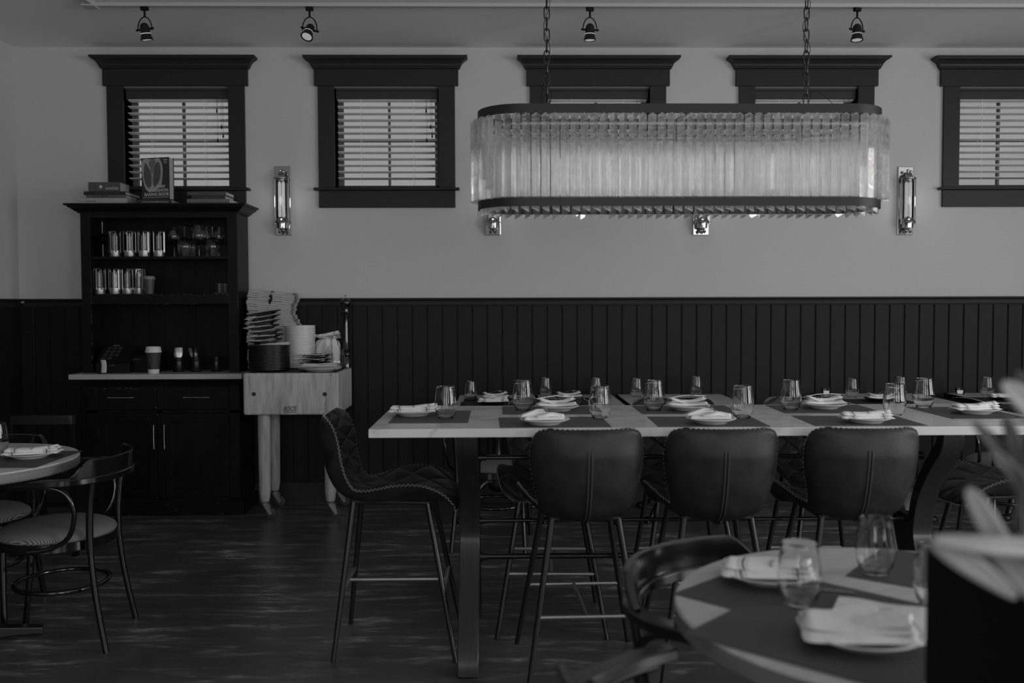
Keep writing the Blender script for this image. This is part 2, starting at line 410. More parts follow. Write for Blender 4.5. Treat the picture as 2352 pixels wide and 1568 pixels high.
# windows of the back wall
def win_thing(k, x0):
    r = bpy.data.objects.new('window_%d' % k, None); COL.objects.link(r); r.location = (x0+CW/2, YW, z_bot); r['kind'] = 'structure'
    xa, xb = x0, x0+CW; ia, ib = x0+IN, x0+CW-IN; f = YW-.022
    zc1 = ZW(159.5); zc0 = ZW(133)
    m_ = MB().box((xa, f, z_bot), (ia, YW, z_top)).box((ib, f, z_bot), (xb, YW, z_top)); m_.build('side_casing', M_TRIM, r, world=True, bevel=.002)
    MB().box((xa-.024, f-.006, z_top), (xb+.024, YW, zc1)).build('head_board', M_TRIM, r, world=True, bevel=.002)
    # crown: cove profile with mitred returns, built as stacked rings
    pr = [(.006, 0), (.012, .004), (.012, .012), (.018, .016), (.022, .03), (.036, .048), (.056, .060), (.058, .066), (.064, .066), (.064, zc0-zc1)]
    pr = [(o, min(z, zc0-zc1)) for o, z in pr]; V = []; Fc = []
    for (o, z) in pr:
        V += [(xa-.024-o, YW, zc1+z), (xa-.024-o, f-.006-o, zc1+z), (xb+.024+o, f-.006-o, zc1+z), (xb+.024+o, YW, zc1+z)]
    for i in range(len(pr)-1):
        for j in range(3): Fc.append((i*4+j, i*4+j+1, i*4+j+5, i*4+j+4))
        Fc.append((i*4+3, i*4, i*4+4, i*4+7))
    Fc.append((0, 1, 2, 3)); n_ = (len(pr)-1)*4; Fc.append((n_, n_+1, n_+2, n_+3))
    MB().add(V, Fc).build('crown', M_TRIM, r, world=True)
    MB().box((xa-.03, f-.035, z_bot-.018), (xb+.03, YW+.12, z_bot)).build('sill', M_TRIM, r, world=True, bevel=.005)
    MB().box((xa, f, ZW(477)), (xb, YW, z_bot-.018)).build('apron', M_TRIM, r, world=True, bevel=.002)
    yj = YW+.13
    m_ = MB().box((ia-.012, YW, z_bot), (ia, yj+.05, z_top)).box((ib, YW, z_bot), (ib+.012, yj+.05, z_top)).box((ia, YW, z_top-.012), (ib, yj+.05, z_top))
    m_.build('jamb', M_SASH, r, world=True)
    xm = (ia+ib)/2; zm = (z_bot+z_top)/2+.0
    m_ = MB()
    for (p, q) in ((ia, ia+.035), (ib-.035, ib)): m_.box((p, yj, z_bot), (q, yj+.035, z_top))
    m_.box((ia, yj, z_bot), (ib, yj+.035, z_bot+.035)).box((ia, yj, z_top-.035), (ib, yj+.035, z_top))
    m_.box((xm-.008, yj+.005, z_bot), (xm+.008, yj+.03, z_top)).box((ia, yj+.005, zm-.006), (ib, yj+.03, zm+.006))
    m_.build('sash', M_SASH, r, world=True)
    MB().box((ia+.03, yj+.015, z_bot+.03), (ib-.03, yj+.019, z_top-.03)).build('pane', M_PANE, r, world=True)
    return r
def blind(k, x0, lab):
    ia, ib = x0+IN+.008, x0+CW-IN-.008; r = thing('window_blind', lab, 'blind', ((ia+ib)/2, YW+.045, z_bot), group='window blinds')
    zv = ZW(225)
    MB().prism([(YW+.012, zv), (YW+.012, z_top-.03), (YW+.005, z_top-.024), (YW+.005, z_top-.004), (YW+.075, z_top-.004), (YW+.075, zv)], 'x', ia, ib).build('valance', M_BLINDD, r, world=True)
    m_ = MB(); n = 13; z0 = z_bot+.028; z1 = zv-.008; rng = random.Random(k)
    for i in range(n):
        z = z0+(z1-z0)*(i+1)/n; tl = rad(-9+rng.uniform(-1.5, 1.5)); c = YW+.048; hw = .024
        dy, dz = hw*cos(tl), hw*sin(tl); t = .0015
        m_.prism([(c-dy, z-dz-t), (c+dy, z+dz-t), (c+dy, z+dz+t), (c-dy, z-dz+t)], 'x', ia+.006, ib-.006)
    m_.build('slats', M_BLIND, r, world=True)
    MB().box((ia+.006, YW+.026, z_bot+.006), (ib-.006, YW+.07, z_bot+.022)).build('bottom_rail', M_BLINDD, r, world=True, bevel=.003)
    for fx in (.24, .76):
        xx = ia+(ib-ia)*fx
        for yy in (YW+.0225, YW+.0735): MB().box((xx-.0012, yy-.0006, z_bot+.02), (xx+.0012, yy+.0006, zv)).build('ladder_cord', M_BLIND, r, world=True)
    m_ = MB()
    for (fx, zz) in ((.885, .86), (.93, .68), (.945, .58), (.892, .53)):
        xx = ia+(ib-ia)*fx; ze = z_bot+(zv-z_bot)*zz
        m_.cyl((xx, YW+.018, ze+.02), (xx, YW+.018, zv), .0008, 5)
        m_.lathe([(.001, .03), (.004, .022), (.006, .006), (.0045, 0)], 8, (xx, YW+.018, ze-.008))
    m_.build('pull_cord', M_BLKM, r, world=True)
wl = ['leftmost, behind the books on the hutch', 'second from the left, wholly in view',
      'behind the left end of the chandelier', 'behind the right end of the chandelier', 'cut by the right edge of the photo', '']
for k, x0 in enumerate(WX):
    win_thing(k+1, x0)
    if k < 5: blind(k, x0, 'pale slatted blind in the black framed window ' + wl[k])
# ---------------------------------------------------------------- ceiling track and spotlights
pa = at(222, 22, z=ZC-.02); yt = 5.50
r = thing('ceiling_track', 'white ceiling track rail carrying the black spotlights', 'track light rail', (1.5, yt, ZC-.022))
MB().box((pa.x-.02, yt-.018, ZC-.022), (XR-.3, yt+.018, ZC-.0005)).build('rail', M_TRACK, r, world=True, bevel=.002)
MB().box((pa.x-.016, 3.2, ZC-.022), (pa.x+.016, yt-.05, ZC-.0005)).build('side_rail', M_TRACK, r, world=True)
MB().box((pa.x-.045, yt-.05, ZC-.030), (pa.x+.03, yt+.03, ZC-.0005)).build('corner_joint', M_TRACK, r, world=True, bevel=.003)
def spotlight():
    r = thing('track_spotlight', '', 'spotlight'); # origin at the rail, hangs down
    MB().box((-.032, -.017, -.03), (.032, .017, 0)).build('adapter', M_BLKM, r, bevel=.003)
    MB().cyl((0, 0, -.03), (0, 0, -.085), .009, 12).build('stem', M_BLKM, r, smooth=True)
    arc = [(.062*sin(q), 0, -.19+.105*cos(q)) for q in [rad(-95+190*i/16) for i in range(17)]]
    MB().tube(arc, .005, 8).build('yoke', M_BLKM, r, smooth=True)
    Mx = Matrix.Rotation(rad(0), 4, 'X')
    hd = MB().lathe([(.004, .055), (.02, .05), (.034, .034), (.040, .01), (.041, -.028), (.043, -.034), (.044, -.055), (.052, -.078), (.054, -.09), (.046, -.09), (.040, -.06), (.036, -.03), (.0, -.03)], 24).build('lamp_head', M_IRON, r, smooth=True)
    hd.location = (0, 0, -.19)
    MB().cyl((-.078, 0, 0), (-.040, 0, 0), .009, 10).cyl((.040, 0, 0), (.078, 0, 0), .009, 10).build('pivot_knob', M_BLKM, hd)
    MB().lathe([(.0435, -.033), (.0437, -.041), (.0435, -.041)], 24).build('light_slot', M_SPOT, hd)
    MB().lathe([(0, -.082), (.040, -.084), (.042, -.086), (0, -.0865)], 20).build('lens', M_SPOT, hd, smooth=True)
    return r, hd
sp = []
tl = [(332, 10, 6, 'leftmost black ceiling spotlight, tilted toward the wall above the first window'), (711, -30, -14, 'black ceiling spotlight showing its glowing lens, above the second window'),
      (1355, 2, 0, 'black ceiling spotlight pointing straight down between the chandelier chains'), (1969, -4, -4, 'rightmost black ceiling spotlight, right of the chandelier')]
sp0, hd0 = spotlight()
for i, (px, tx, tz, lab) in enumerate(tl):
    loc = (at(px, 26, y=yt).x, yt, ZC-.022)
    o = sp0 if i == 0 else dup(sp0, loc); o.location = loc; tag(o, lab, 'spotlight', 'ceiling spotlights')
    o.rotation_euler = (0, 0, rad(8*i-6)); o.scale = (.68, .68, .68)
    for c in o.children:
        if c.name.startswith('lamp_head'): c.rotation_euler = (rad(tx), rad(-tz), 0)
# ---------------------------------------------------------------- wall sconces
def sconce():
    r = thing('wall_sconce', '', 'wall light')
    Wd, Hh = .108, .472
    MB().box((-Wd/2, -.012, -Hh/2), (Wd/2, 0, Hh/2)).build('backplate', M_CHROME, r, bevel=.004)
    yc = -.055
    MB().lathe([(.036, -.13), (.036, .135), (.034, .135), (.034, -.13)], 24, (0, yc, 0), closed=True).build('glass_tube', M_TUBEG, r, smooth=True)
    m_ = MB()
    for s in (-1, 1):
        m_.cyl((s*.047, yc, -.155), (s*.047, yc, .15), .004, 8); m_.lathe([(0, .008), (.006, .003), (.006, -.003), (0, -.008)], 8, (s*.047, yc, -.16))
    m_.build('side_rod', M_CHROME, r, smooth=True)
    for s in (-1, 1): MB().lathe([(.004, -.115), (.011, -.11), (.011, .115), (.004, .125)], 12, (s*.013, yc, 0)).build('tube_bulb', M_BULB, r, smooth=True)
    MB().lathe([(.012, .185), (.022, .18), (.026, .168), (.040, .155), (.052, .15), (.052, .143), (.034, .14), (.034, .128), (0, .128)], 20, (0, yc, 0)).cyl((0, yc, .18), (0, -.01, .19), .007, 8).build('top_cap', M_CHROME, r, smooth=True)
    MB().lathe([(.036, -.125), (.040, -.135), (.052, -.15), (.052, -.156), (.038, -.158), (.036, -.175), (.036, -.19), (.02, -.195), (.012, -.205), (0, -.205)], 20, (0, yc, 0)).cyl((0, yc, -.18), (0, -.01, -.18), .008, 8).build('socket', M_CHROME, r, smooth=True)
    m_ = MB()
    for s in (-1, 1): m_.lathe([(0, .014), (.009, .01), (.013, 0), (.009, -.01), (0, -.014)], 12, (s*.015, yc, -.214))
    m_.lathe([(0, .012), (.008, .008), (.011, 0), (.008, -.008), (0, -.012)], 12, (-.008, yc-.004, .2)); m_.lathe([(0, .012), (.008, .008), (.011, 0), (.008, -.008), (0, -.012)], 12, (.014, yc-.004, .192))
    m_.build('finial', M_CHROME, r, smooth=True)
    return r
SC = Proto(sconce(), 'wall light')
for (px, lab) in ((648, 'tall chrome wall light with glass tube between the first and second windows, beside the hutch'), (1132, 'chrome wall light mostly hidden behind the left end of the chandelier'),
                  (1612, 'chrome wall light whose foot shows under the middle of the chandelier'), (2084, 'tall chrome wall light with glass tubes right of the chandelier, beside the last window')):
    p = at(px, 460, y=YW-.04); SC.put((p.x, YW, p.z), 0, lab, 'chrome wall lights')
    l = bpy.data.lights.new('sconce_light', 'POINT'); l.energy = .3; l.shadow_soft_size = .04
    o = bpy.data.objects.new('sconce_light', l); COL.objects.link(o); o.location = (p.x, YW-.13, p.z)
# ================================================================= CHANDELIER
CX = at(1558, 470, y=3.69).x; CY = 3.69
ch = thing('chandelier', 'long oval crystal prism chandelier with two black bands hanging on chains over the communal table', 'chandelier', (CX, CY, 1.737))
RR = .168; HL = .795
def stad(t, R, hl):
    """point and outward normal on a stadium outline, t = distance fraction"""
    a = hl-R; L = 4*a+2*pi*R; s = (t % 1)*L
    if s < 2*a: return Vector((-a+s, -R, 0)), Vector((0, -1, 0))
    s -= 2*a
    if s < pi*R: q = -pi/2+s/R; return Vector((a+R*cos(q), R*sin(q), 0)), Vector((cos(q), sin(q), 0))
    s -= pi*R
    if s < 2*a: return Vector((a-s, R, 0)), Vector((0, 1, 0))
    s -= 2*a; q = pi/2+s/R; return Vector((-a+R*cos(q), R*sin(q), 0)), Vector((cos(q), sin(q), 0))
def band(z0, z1, R, hl, th, name, m_):
    n = 120; V = []; Fc = []
    for i in range(n):
        p, nn = stad(i/n, R, hl)
        for (o, z) in ((0, z0), (0, z1), (-th, z1), (-th, z0)): V.append(p+nn*o+Vector((0, 0, z)))
    for i in range(n):
        for j in range(4): Fc.append((i*4+j, i*4+(j+1) % 4, ((i+1) % n)*4+(j+1) % 4, ((i+1) % n)*4+j))
    return MB().add(V, Fc).build(name, m_, ch, smooth=30)
ZB = 1.737
band(2.086-ZB, 2.121-ZB, RR, HL, .006, 'top_band', M_TRIM)
band(0, .036, RR, HL, .006, 'bottom_band', M_TRIM)
band(2.05-ZB, 2.058-ZB, RR-.035, HL-.035, .01, 'inner_frame', M_CHROME)
m_ = MB()                                                   # top plate frame: cross bars and sockets
for xx in (-.62, -.31, 0, .31, .62): m_.box((xx-.012, -RR+.006, 2.088-ZB), (xx+.012, RR-.006, 2.094-ZB))
m_.box((-HL+.1, -.02, 2.088-ZB), (HL-.1, .02, 2.094-ZB)); m_.build('top_frame', M_TRIM, ch)
pr_me = MB(); s_ = .0165; h_ = .318
tri = [(s_, 0), (-s_, 0), (0, .026)]
pr_me.add([(x_, y_, 0) for x_, y_ in tri]+[(x_, y_, h_-.008) for x_, y_ in tri]+[(0, .009, h_)], [(2, 1, 0), (0, 1, 4, 3), (1, 2, 5, 4), (2, 0, 3, 5), (3, 4, 6), (4, 5, 6), (5, 3, 6)])
p0 = pr_me.build('crystal_prism', M_CRYS, ch)
NP = 98
for i in range(NP):
    o = p0 if i == 0 else p0.copy()
    if i: COL.objects.link(o)
    p, nn = stad((i+.5)/NP, RR+.004, HL+.004)
    o.location = (p.x, p.y, 1.768-ZB); o.rotation_euler = (0, 0, math.atan2(nn.y, nn.x)-pi/2); o.parent = ch
m_ = MB()                                                    # inner tier, its lower ends peep out under the band
for i in range(88):
    p, nn = stad((i+.5)/88, RR-.022, HL-.022); q = math.atan2(nn.y, nn.x)+.55
    T = Matrix.Translation(p) @ Matrix.Rotation(q, 4, 'Z')
    vv = [T @ Vector((x_*1.0, y_, z+(-.016 if (x_ > 0 and z < 0) else 0))) for z in (-.006, 1.98-ZB) for x_, y_ in ((.017, 0), (-.012, -.015), (-.012, .015))]
    m_.add(vv, [(2, 1, 0), (3, 4, 5), (0, 1, 4, 3), (1, 2, 5, 4), (2, 0, 3, 5)])
m_.build('inner_crystal_prisms', M_CRYS, ch, kind='stuff')
for i in range(9):
    xx = -.64+.16*i
    bq = MB().lathe([(.012, 0), (.017, .02), (.019, .07), (.014, .13), (.003, .165)], 12, (xx, 0, 1.80-ZB)).build('candle_bulb', M_BULBC, ch, smooth=True)
    MB().cyl((xx, 0, 1.96-ZB), (xx, 0, 2.09-ZB), .012, 10).build('bulb_socket', M_CHROME, ch, smooth=True)
    l = bpy.data.lights.new('chandelier_light', 'POINT'); l.energy = .18; l.shadow_soft_size = .12
    o = bpy.data.objects.new('chandelier_light', l); COL.objects.link(o); o.location = (CX+xx, CY, 1.89)
lk = []
for i in range(24):
    q = 2*pi*i/24; x_ = .0105*cos(q); z_ = .0155*sin(q)+(.0105 if sin(q) > 0 else -.0105); lk.append((x_, 0, z_))
link_me = None
for (px, nm) in ((1256, 'l'), (1852, 'r')):
    xc = at(px, 120, y=CY).x - CX
    c = MB().lathe([(0, 0), (.02, 0), (.02, .006), (.008, .01), (.006, .03), (0, .03)], 14, (xc, 0, 2.121-ZB)).build('chain_mount', M_TRIM, ch, smooth=True)
    c2 = MB().lathe([(0, 0), (.055, 0), (.055, -.014), (.02, -.03), (0, -.03)], 20, (xc, 0, ZC-ZB)).build('ceiling_canopy', M_TRIM, ch, smooth=True)
    c3 = bpy.data.objects.new('chain', None); COL.objects.link(c3); c3.parent = ch; c3.location = (xc, 0, 0)
    n = int((ZC-.03-2.148)/.0425)
    for i in range(n+1):
        if link_me is None:
            o = MB().tube(lk, .0027, 7, closed=True).build('chain_link', M_IRON, c3, smooth=True); link_me = o
        else: o = link_me.copy(); COL.objects.link(o); o.parent = c3
        o.location = (0, 0, 2.168-ZB+i*.0425); o.rotation_euler = (0, 0, (i % 2)*pi/2+.12)
    wv = [(xc+.012*sin(i*1.1)*(1 if i > 2 else 1.6), .010*cos(i*1.3), 2.14-ZB+(ZC-.03-2.14)*i/30) for i in range(31)]
    MB().tube(smooth_path(wv, 3), .0014, 5).build('lamp_cord', M_BLKM, ch, smooth=True)
MB().tube(smooth_path([(at(1852, 200, y=CY).x-CX+.004, 0, 2.195-ZB), (at(1880, 196, y=CY).x-CX, 0, 2.20-ZB), (at(1905, 207, y=CY).x-CX, 0, 2.17-ZB), (at(1921, 225, y=CY).x-CX, 0, 2.135-ZB)], 6), .0012, 5).build('loose_wire', M_BLKM, ch)
MB().tube(smooth_path([(at(1256, 165, y=CY).x-CX+.002, 0, 2.27-ZB), (at(1243, 200, y=CY).x-CX, 0, 2.2-ZB), (at(1248, 228, y=CY).x-CX, 0, 2.14-ZB), (at(1275, 238, y=CY).x-CX, 0, 2.13-ZB)], 6), .0014, 5).build('loose_wire', M_BLKM, ch)
# ================================================================= BAR STOOL
def herm(tab, u):
    """smooth interpolation through rows (u, a, b, ...)"""
    n = len(tab)
    for i in range(n-1):
        if u <= tab[i+1][0] or i == n-2: break
    p1, p2 = tab[i], tab[i+1]; p0 = tab[max(i-1, 0)]; p3 = tab[min(i+2, n-1)]
    h = p2[0]-p1[0]; t = min(max((u-p1[0])/h, 0), 1); out = []
    for k in range(1, len(p1)):
        m1 = (p2[k]-p0[k])/(p2[0]-p0[0])*h; m2 = (p3[k]-p1[k])/(p3[0]-p1[0])*h
        out.append((2*t**3-3*t*t+1)*p1[k]+(t**3-2*t*t+t)*m1+(-2*t**3+3*t*t)*p2[k]+(t**3-t*t)*m2)
    return out
# u, centre fwd, centre z, half width, wing fwd, wing z
ST = [(0, -.285, .932, .135, .012, .006), (.035, -.287, .915, .172, .036, .012), (.09, -.286, .885, .190, .060, .01), (.17, -.281, .84, .196, .073, 0), (.28, -.268, .775, .192, .069, 0), (.40, -.248, .705, .176, .065, 0),
      (.49, -.220, .655, .166, .063, .004), (.57, -.170, .622, .168, .050, .030), (.65, -.095, .612, .186, .020, .048), (.75, .005, .617, .212, 0, .062),
      (.85, .105, .622, .224, 0, .060), (.93, .19, .608, .216, 0, .040), (.98, .235, .580, .195, -.004, .018), (1, .245, .562, .165, -.012, .008)]
def shell_pt(u, v):
    f, z, w_, wf, wz = herm(ST, u); a = abs(v)
    return Vector((v*w_, f+wf*a**2.2, z+wz*a**2.2))
def shell_n(u, v):
    e = .004; du = shell_pt(min(u+e, 1), v)-shell_pt(max(u-e, 0), v); dv = shell_pt(u, min(v+e*2, 1))-shell_pt(u, max(v-e*2, -1))
    n = du.cross(dv).normalized(); return n      # points to the outside (behind/under)
def make_stool():
    r = thing('bar_stool', '', 'bar stool')
    t = (shell_pt(.3, .1)-shell_pt(.3, -.1)); sgn = 1
    n0 = shell_n(.25, 0)
    if n0.y > 0: sgn = -1
    def inner(u, v):
        V = v*2-1; e = min(1-abs(V), u*1.2, (1-u)*1.4); puff = .010*min(1, max(e, 0)/.16)
        return shell_pt(u, V) - shell_n(u, V)*sgn*puff
    MB().grid(inner, 54, 30).build('quilted_lining', M_QUILT, r, smooth=60)
    def outer(u, v):
        V = v*2-1; e = max(min(1-abs(V), u*1.3, (1-u)*1.3), 0); th = .008+.026*min(1, e/.22)**.7
        return shell_pt(u, V) + shell_n(u, V)*sgn*th
    m_ = MB(); m_.grid(outer, 54, 30)
    rim = [(i/54, 0) for i in range(55)]+[(1, j/30) for j in range(1, 31)]+[(i/54, 1) for i in range(53, -1, -1)]+[(0, j/30) for j in range(29, 0, -1)]
    k = len(rim); vs_ = [shell_pt(a, b*2-1) for a, b in rim]+[outer(a, b) for a, b in rim]
    m_.add(vs_, [(i, (i+1) % k, k+(i+1) % k, k+i) for i in range(k)], [(0, 0)]*(2*k))
    m_.build('outer_shell', M_LEA, r, smooth=50)
    rp = [shell_pt(a, b*2-1) for a, b in rim]
    ct = shell_pt(.55, 0); zz = []; L = 0
    # zigzag lacing along the rim
    res = []; step = .0085; acc = 0
    for i in range(k):
        a, b = rp[i], rp[(i+1) % k]; d = (b-a).length; s = 0
        while acc + (d-s) >= step: 
            s += step-acc; acc = 0; res.append((a.lerp(b, s/d), rim[i]))
        acc += d-s
    for i, (p, (a, b)) in enumerate(res):
        n_ = shell_n(a, b*2-1)*sgn; c_ = (shell_pt(.5+(a-.5)*.85, (b*2-1)*.8)-p).normalized()
        zz.append(p-c_*.0012+n_*.0075 if i % 2 else p-c_*.0012-n_*.001)
    MB().tube(zz+[zz[0]], .0014, 4).build('lacing', M_THREAD, r)
    # raised seam on the back
    m_ = MB()
    for sx in (-.006, .006):
        m_.tube([outer(u, .5)+shell_n(u, 0)*sgn*.002+Vector((sx, 0, 0)) for u in [.13+.45*i/16 for i in range(17)]], .0032, 6)
    m_.build('back_seam', M_SEAM, r, smooth=True)
    tops = [(-.12, -.165, .598), (.12, -.165, .598), (-.125, .125, .592), (.125, .125, .592)]
    foot = [(-.21, -.235, 0), (.21, -.235, 0), (-.225, .235, 0), (.225, .235, 0)]
    for a, b in zip(tops, foot): MB().tube([a, b], [.0125, .0095], 12).build('leg', M_STEEL, r, smooth=True)
    m_ = MB().tube([tops[0], tops[1]], .009, 8).tube([tops[2], tops[3]], .009, 8).tube([tops[0], tops[2]], .009, 8).tube([tops[1], tops[3]], .009, 8)
    m_.build('seat_frame', M_STEEL, r, smooth=True)
    zf = .255; L = lambda a, b: Vector(a).lerp(Vector(b), 1-zf/a[2])
    q = [L(a, b) for a, b in zip(tops, foot)]
    MB().tube([q[0], q[1]], .008, 8).build('cross_bar', M_BAR, r, smooth=True); MB().tube([q[2], q[3]], .008, 8).build('foot_rest', M_BAR, r, smooth=True)
    MB().tube([(q[0]+q[1])/2, (q[2]+q[3])/2], .008, 8).build('centre_bar', M_BAR, r, smooth=True)
    return r
STOOL = Proto(make_stool(), 'bar stool')
STOOL.put((-.405, 3.72, 0), rad(-90), 'dark leather bar stool seen side on at the near left end of the marble table', 'leather bar stools')
for i, (x_, y_, a_, lab) in enumerate([(.300, 3.458, 2, 'leather bar stool with its back to the camera, leftmost of the three near backs'), (.785, 3.458, -1, 'leather bar stool seen from behind, middle one on the near side of the table'),
      (1.285, 3.458, -2, 'leather bar stool seen from behind, third on the near side, right of the middle one'),
      (.22, 3.968, 178, 'bar stool on the far side, facing the leftmost near stool, mostly hidden under the table'), (.795, 3.968, 180, 'bar stool on the far side whose back rises between two tall glasses'),
      (1.40, 3.968, 181, 'far side bar stool, its back rising right of the other visible far back'), (2.06, 3.76, 91, 'bar stool at the right end of the table, quilted seat behind the blurred leaves')]):
    STOOL.put((x_, y_, 0), rad(a_), lab, 'leather bar stools')
# ================================================================= COMMUNAL TABLE
TX0, TX1, TY0, TY1, TZ = -.47, 2.09, 3.315, 4.075, .92
r = thing('communal_table', 'long counter height communal table with pale marble top on dark curved trestles', 'table', (.81, 3.69, 0))
MB().box((TX0, TY0, TZ-.032), (TX1, TY1, TZ)).build('tabletop', M_MARBLE, r, world=True, bevel=.003)
for tx in (-.118, 1.665):
    for sg in (-1, 1):
        cl = [(3.69+sg*y_, z_) for (y_, z_) in ((.33, 0), (.315, .06), (.25, .16), (.14, .30), (.075, .42), (.07, .50), (.11, .62), (.20, .74), (.29, .83), (.31, .888))]
        pth = [Vector((tx, a, b)) for a, b in cl]; pth = smooth_path(pth, 5)
        MB().tube(pth, .03, flat=(.078, .052) if False else (.052, .078), up=(1, 0, 0)).build('trestle_leg', M_TRESTLE, r, world=True, smooth=50, bevel=.003)
    MB().box((tx-.035, 3.40, .872), (tx+.035, 3.98, .888)).build('top_plate', M_BLKM, r, world=True)
    MB().box((tx-.038, 3.62, .34), (tx+.038, 3.76, .52)).build('trestle_waist', M_TRESTLE, r, world=True, bevel=.004)
for (yy, zz, rr) in ((3.52, .782, .0085), (3.69, .355, .0115), (3.69, .50, .008)):
    MB().cyl((-.08, yy, zz), (1.63, yy, zz), rr, 12).build('stretcher_rod', M_IRON, r, world=True, smooth=True)
    for (xa, s) in ((-.079, 1), (1.626, -1)): MB().cyl((xa, yy, zz), (xa+s*.012, yy, zz), rr*1.9, 14).cyl((xa+s*.012, yy, zz), (xa+s*.03, yy, zz), rr*1.4, 14).build('rod_collar', M_STEEL, r, world=True, smooth=True)
# ---------------------------------------------------------------- tableware prototypes
def make_glass():
    pr = [(0, 0), (.026, 0), (.030, .003), (.0385, .02), (.0437, .042), (.0437, .06), (.0410, .085), (.0378, .108), (.0365, .125),
          (.0350, .1255), (.0345, .124), (.0360, .108), (.0392, .085), (.0419, .06), (.0419, .042), (.0368, .022), (.028, .009), (0, .0065)]
    return MB().lathe(pr, 40).build('stemless_glass', M_GLASS, None, smooth=True)
def make_plate(name, m_, R=.0935, stack=False):
    s = R/.0935
    if stack:
        pr = [(0, .0), (.055, 0), (.065, .002), (.088, .009), (.0935, .0115), (.0940, .0145), (.0935, .0175), (.092, .0185), (.080, .0145), (.060, .0085), (0, .0085)]
        return MB().lathe([(a*s, b) for a, b in pr], 48).build(name, m_, None, smooth=True)
    pr = [(0, .004), (.050, .004), (.053, 0), (.056, .001), (.060, .006), (.084, .0145), (.0925, .019), (.0935, .0205), (.092, .0215), (.080, .0175), (.060, .010), (.052, .0085), (0, .0085)]
    return MB().lathe([(a*s, b) for a, b in pr], 48).build(name, m_, None, smooth=True)
def make_fork():
    m_ = MB(); z = lambda y: .004+.006*sin((y+.09)/.18*pi)
    pts = [(0, -.095), (0, -.06), (0, 0), (0, .03)]; 
    def bar(path, w0, w1, h=.0018):
        P = [Vector((x_, y_, z(y_))) for x_, y_ in path]; n = len(P); V = []; Fc = []
        for i, p in enumerate(P):
            ww = w0+(w1-w0)*i/(n-1)
            V += [p+Vector((-ww/2, 0, 0)), p+Vector((ww/2, 0, 0)), p+Vector((ww/2, 0, h)), p+Vector((-ww/2, 0, h))]
        for i in range(n-1):
            for j in range(4): Fc.append((i*4+j, i*4+(j+1) % 4, i*4+4+(j+1) % 4, i*4+4+j))
        Fc += [(3, 2, 1, 0), tuple(n*4-4+j for j in range(4))]; m_.add(V, Fc)
    bar([(0, -.095+.012*i) for i in range(10)], .011, .006); bar([(0, .013+.006*i) for i in range(4)], .006, .022); bar([(0, .031), (0, .048)], .022, .024)
    for k in range(4): bar([((k-1.5)*.0068, .047+.009*i) for i in range(6)], .0038, .0022)
    return m_.build('fork', M_SILVER, None)
def make_knife():
    m_ = MB().prism([(-.005, -.1), (.005, -.1), (.0045, -.01), (.009, .0), (.009, .07), (.003, .1), (-.004, .1), (-.004, 0), (-.0045, -.01)], 'z', 0, .003)
    return m_.build('table_knife', M_SILVER, None, bevel=.0008)
def make_napkin(kind):
    """soft folded cloth: a few overlapping lens-section folds"""
    m_ = MB()
    def fold(L, cen, wid, hgt, lift, ang=0, off=(0, 0), n=26):
        ca, sa = cos(rad(ang)), sin(rad(ang))
        def fn(u, v):
            s = u*2-1; q = v*2*pi; e = min(1, (1-abs(s))*9+.25)
            y_ = cen(s)+wid(s)/2*cos(q)*(.9+.1*e); z_ = lift(s)+hgt(s)*e*(sin(q) if sin(q) > 0 else sin(q)*.35)
            x_ = s*L/2+.004*sin(2*q); return (ca*x_-sa*y_+off[0], sa*x_+ca*y_+off[1], max(z_, 0)+.0006)
        m_.grid(fn, n, 18)
    if kind == 0:      # pinched in the middle, lobes opening to both ends
        fold(.165, lambda s: 0, lambda s: .040+.055*abs(s)**1.3, lambda s: .012-.003*abs(s), lambda s: .004+.008*abs(s)**1.5)
        fold(.155, lambda s: .010+.012*s, lambda s: .030+.040*abs(s)**1.2, lambda s: .010, lambda s: .013+.020*abs(s)**1.5, 8)
        fold(.135, lambda s: -.006, lambda s: .022+.034*abs(s)**1.2, lambda s: .008, lambda s: .020+.012*max(s, 0)**1.4, -7)
    elif kind in (1, 3):    # long soft roll, striped near the ends
        fold(.190, lambda s: .006*sin(2*s), lambda s: .088, lambda s: .012+.002*cos(4*s), lambda s: .003)
        fold(.180, lambda s: .004, lambda s: .070+.006*s, lambda s: .011, lambda s: .012+.003*s*s, 3)
        fold(.10, lambda s: -.004, lambda s: .045, lambda s: .009, lambda s: .020+.006*s, -4, (.035, 0))
    elif kind == 2:    # thick roll with a fan of edges to the left
        fold(.150, lambda s: 0, lambda s: .060, lambda s: .012, lambda s: .004)
        for i in range(4): fold(.085+.008*i, lambda s: 0, lambda s: .028+.010*s, lambda s: .006, lambda s, i=i: .010+.007*i-.010*i*max(s, -.2)*.5, 158+14*i, (-.040, .002*i))
        fold(.105, lambda s: .010*sin(2.5*s), lambda s: .046, lambda s: .011, lambda s: .014+.004*cos(3*s), -3, (.020, -.002))
    return m_.build('napkin', M_NAP if kind == 1 else M_NAPP, None, smooth=True)
PG = Proto(make_glass(), 'glass'); PP = Proto(make_plate('dinner_plate', M_PLATE), 'plate'); PB = Proto(make_plate('dinner_plate', M_BPLATE), 'plate')
PF = Proto(make_fork(), 'fork'); PK = Proto(make_knife(), 'knife'); PN = [Proto(make_napkin(k), 'napkin') for k in range(4)]
PM = Proto(MB().box((-.2025, -.15, 0), (.2025, .15, .0018)).build('placemat', M_MAT, None), 'placemat')
PM2 = Proto(MB().box((-.2025, -.15, 0), (.2025, .15, .0018)).build('placemat', mat('black_placemat', .012, .5), None), 'placemat')
MT = .0018
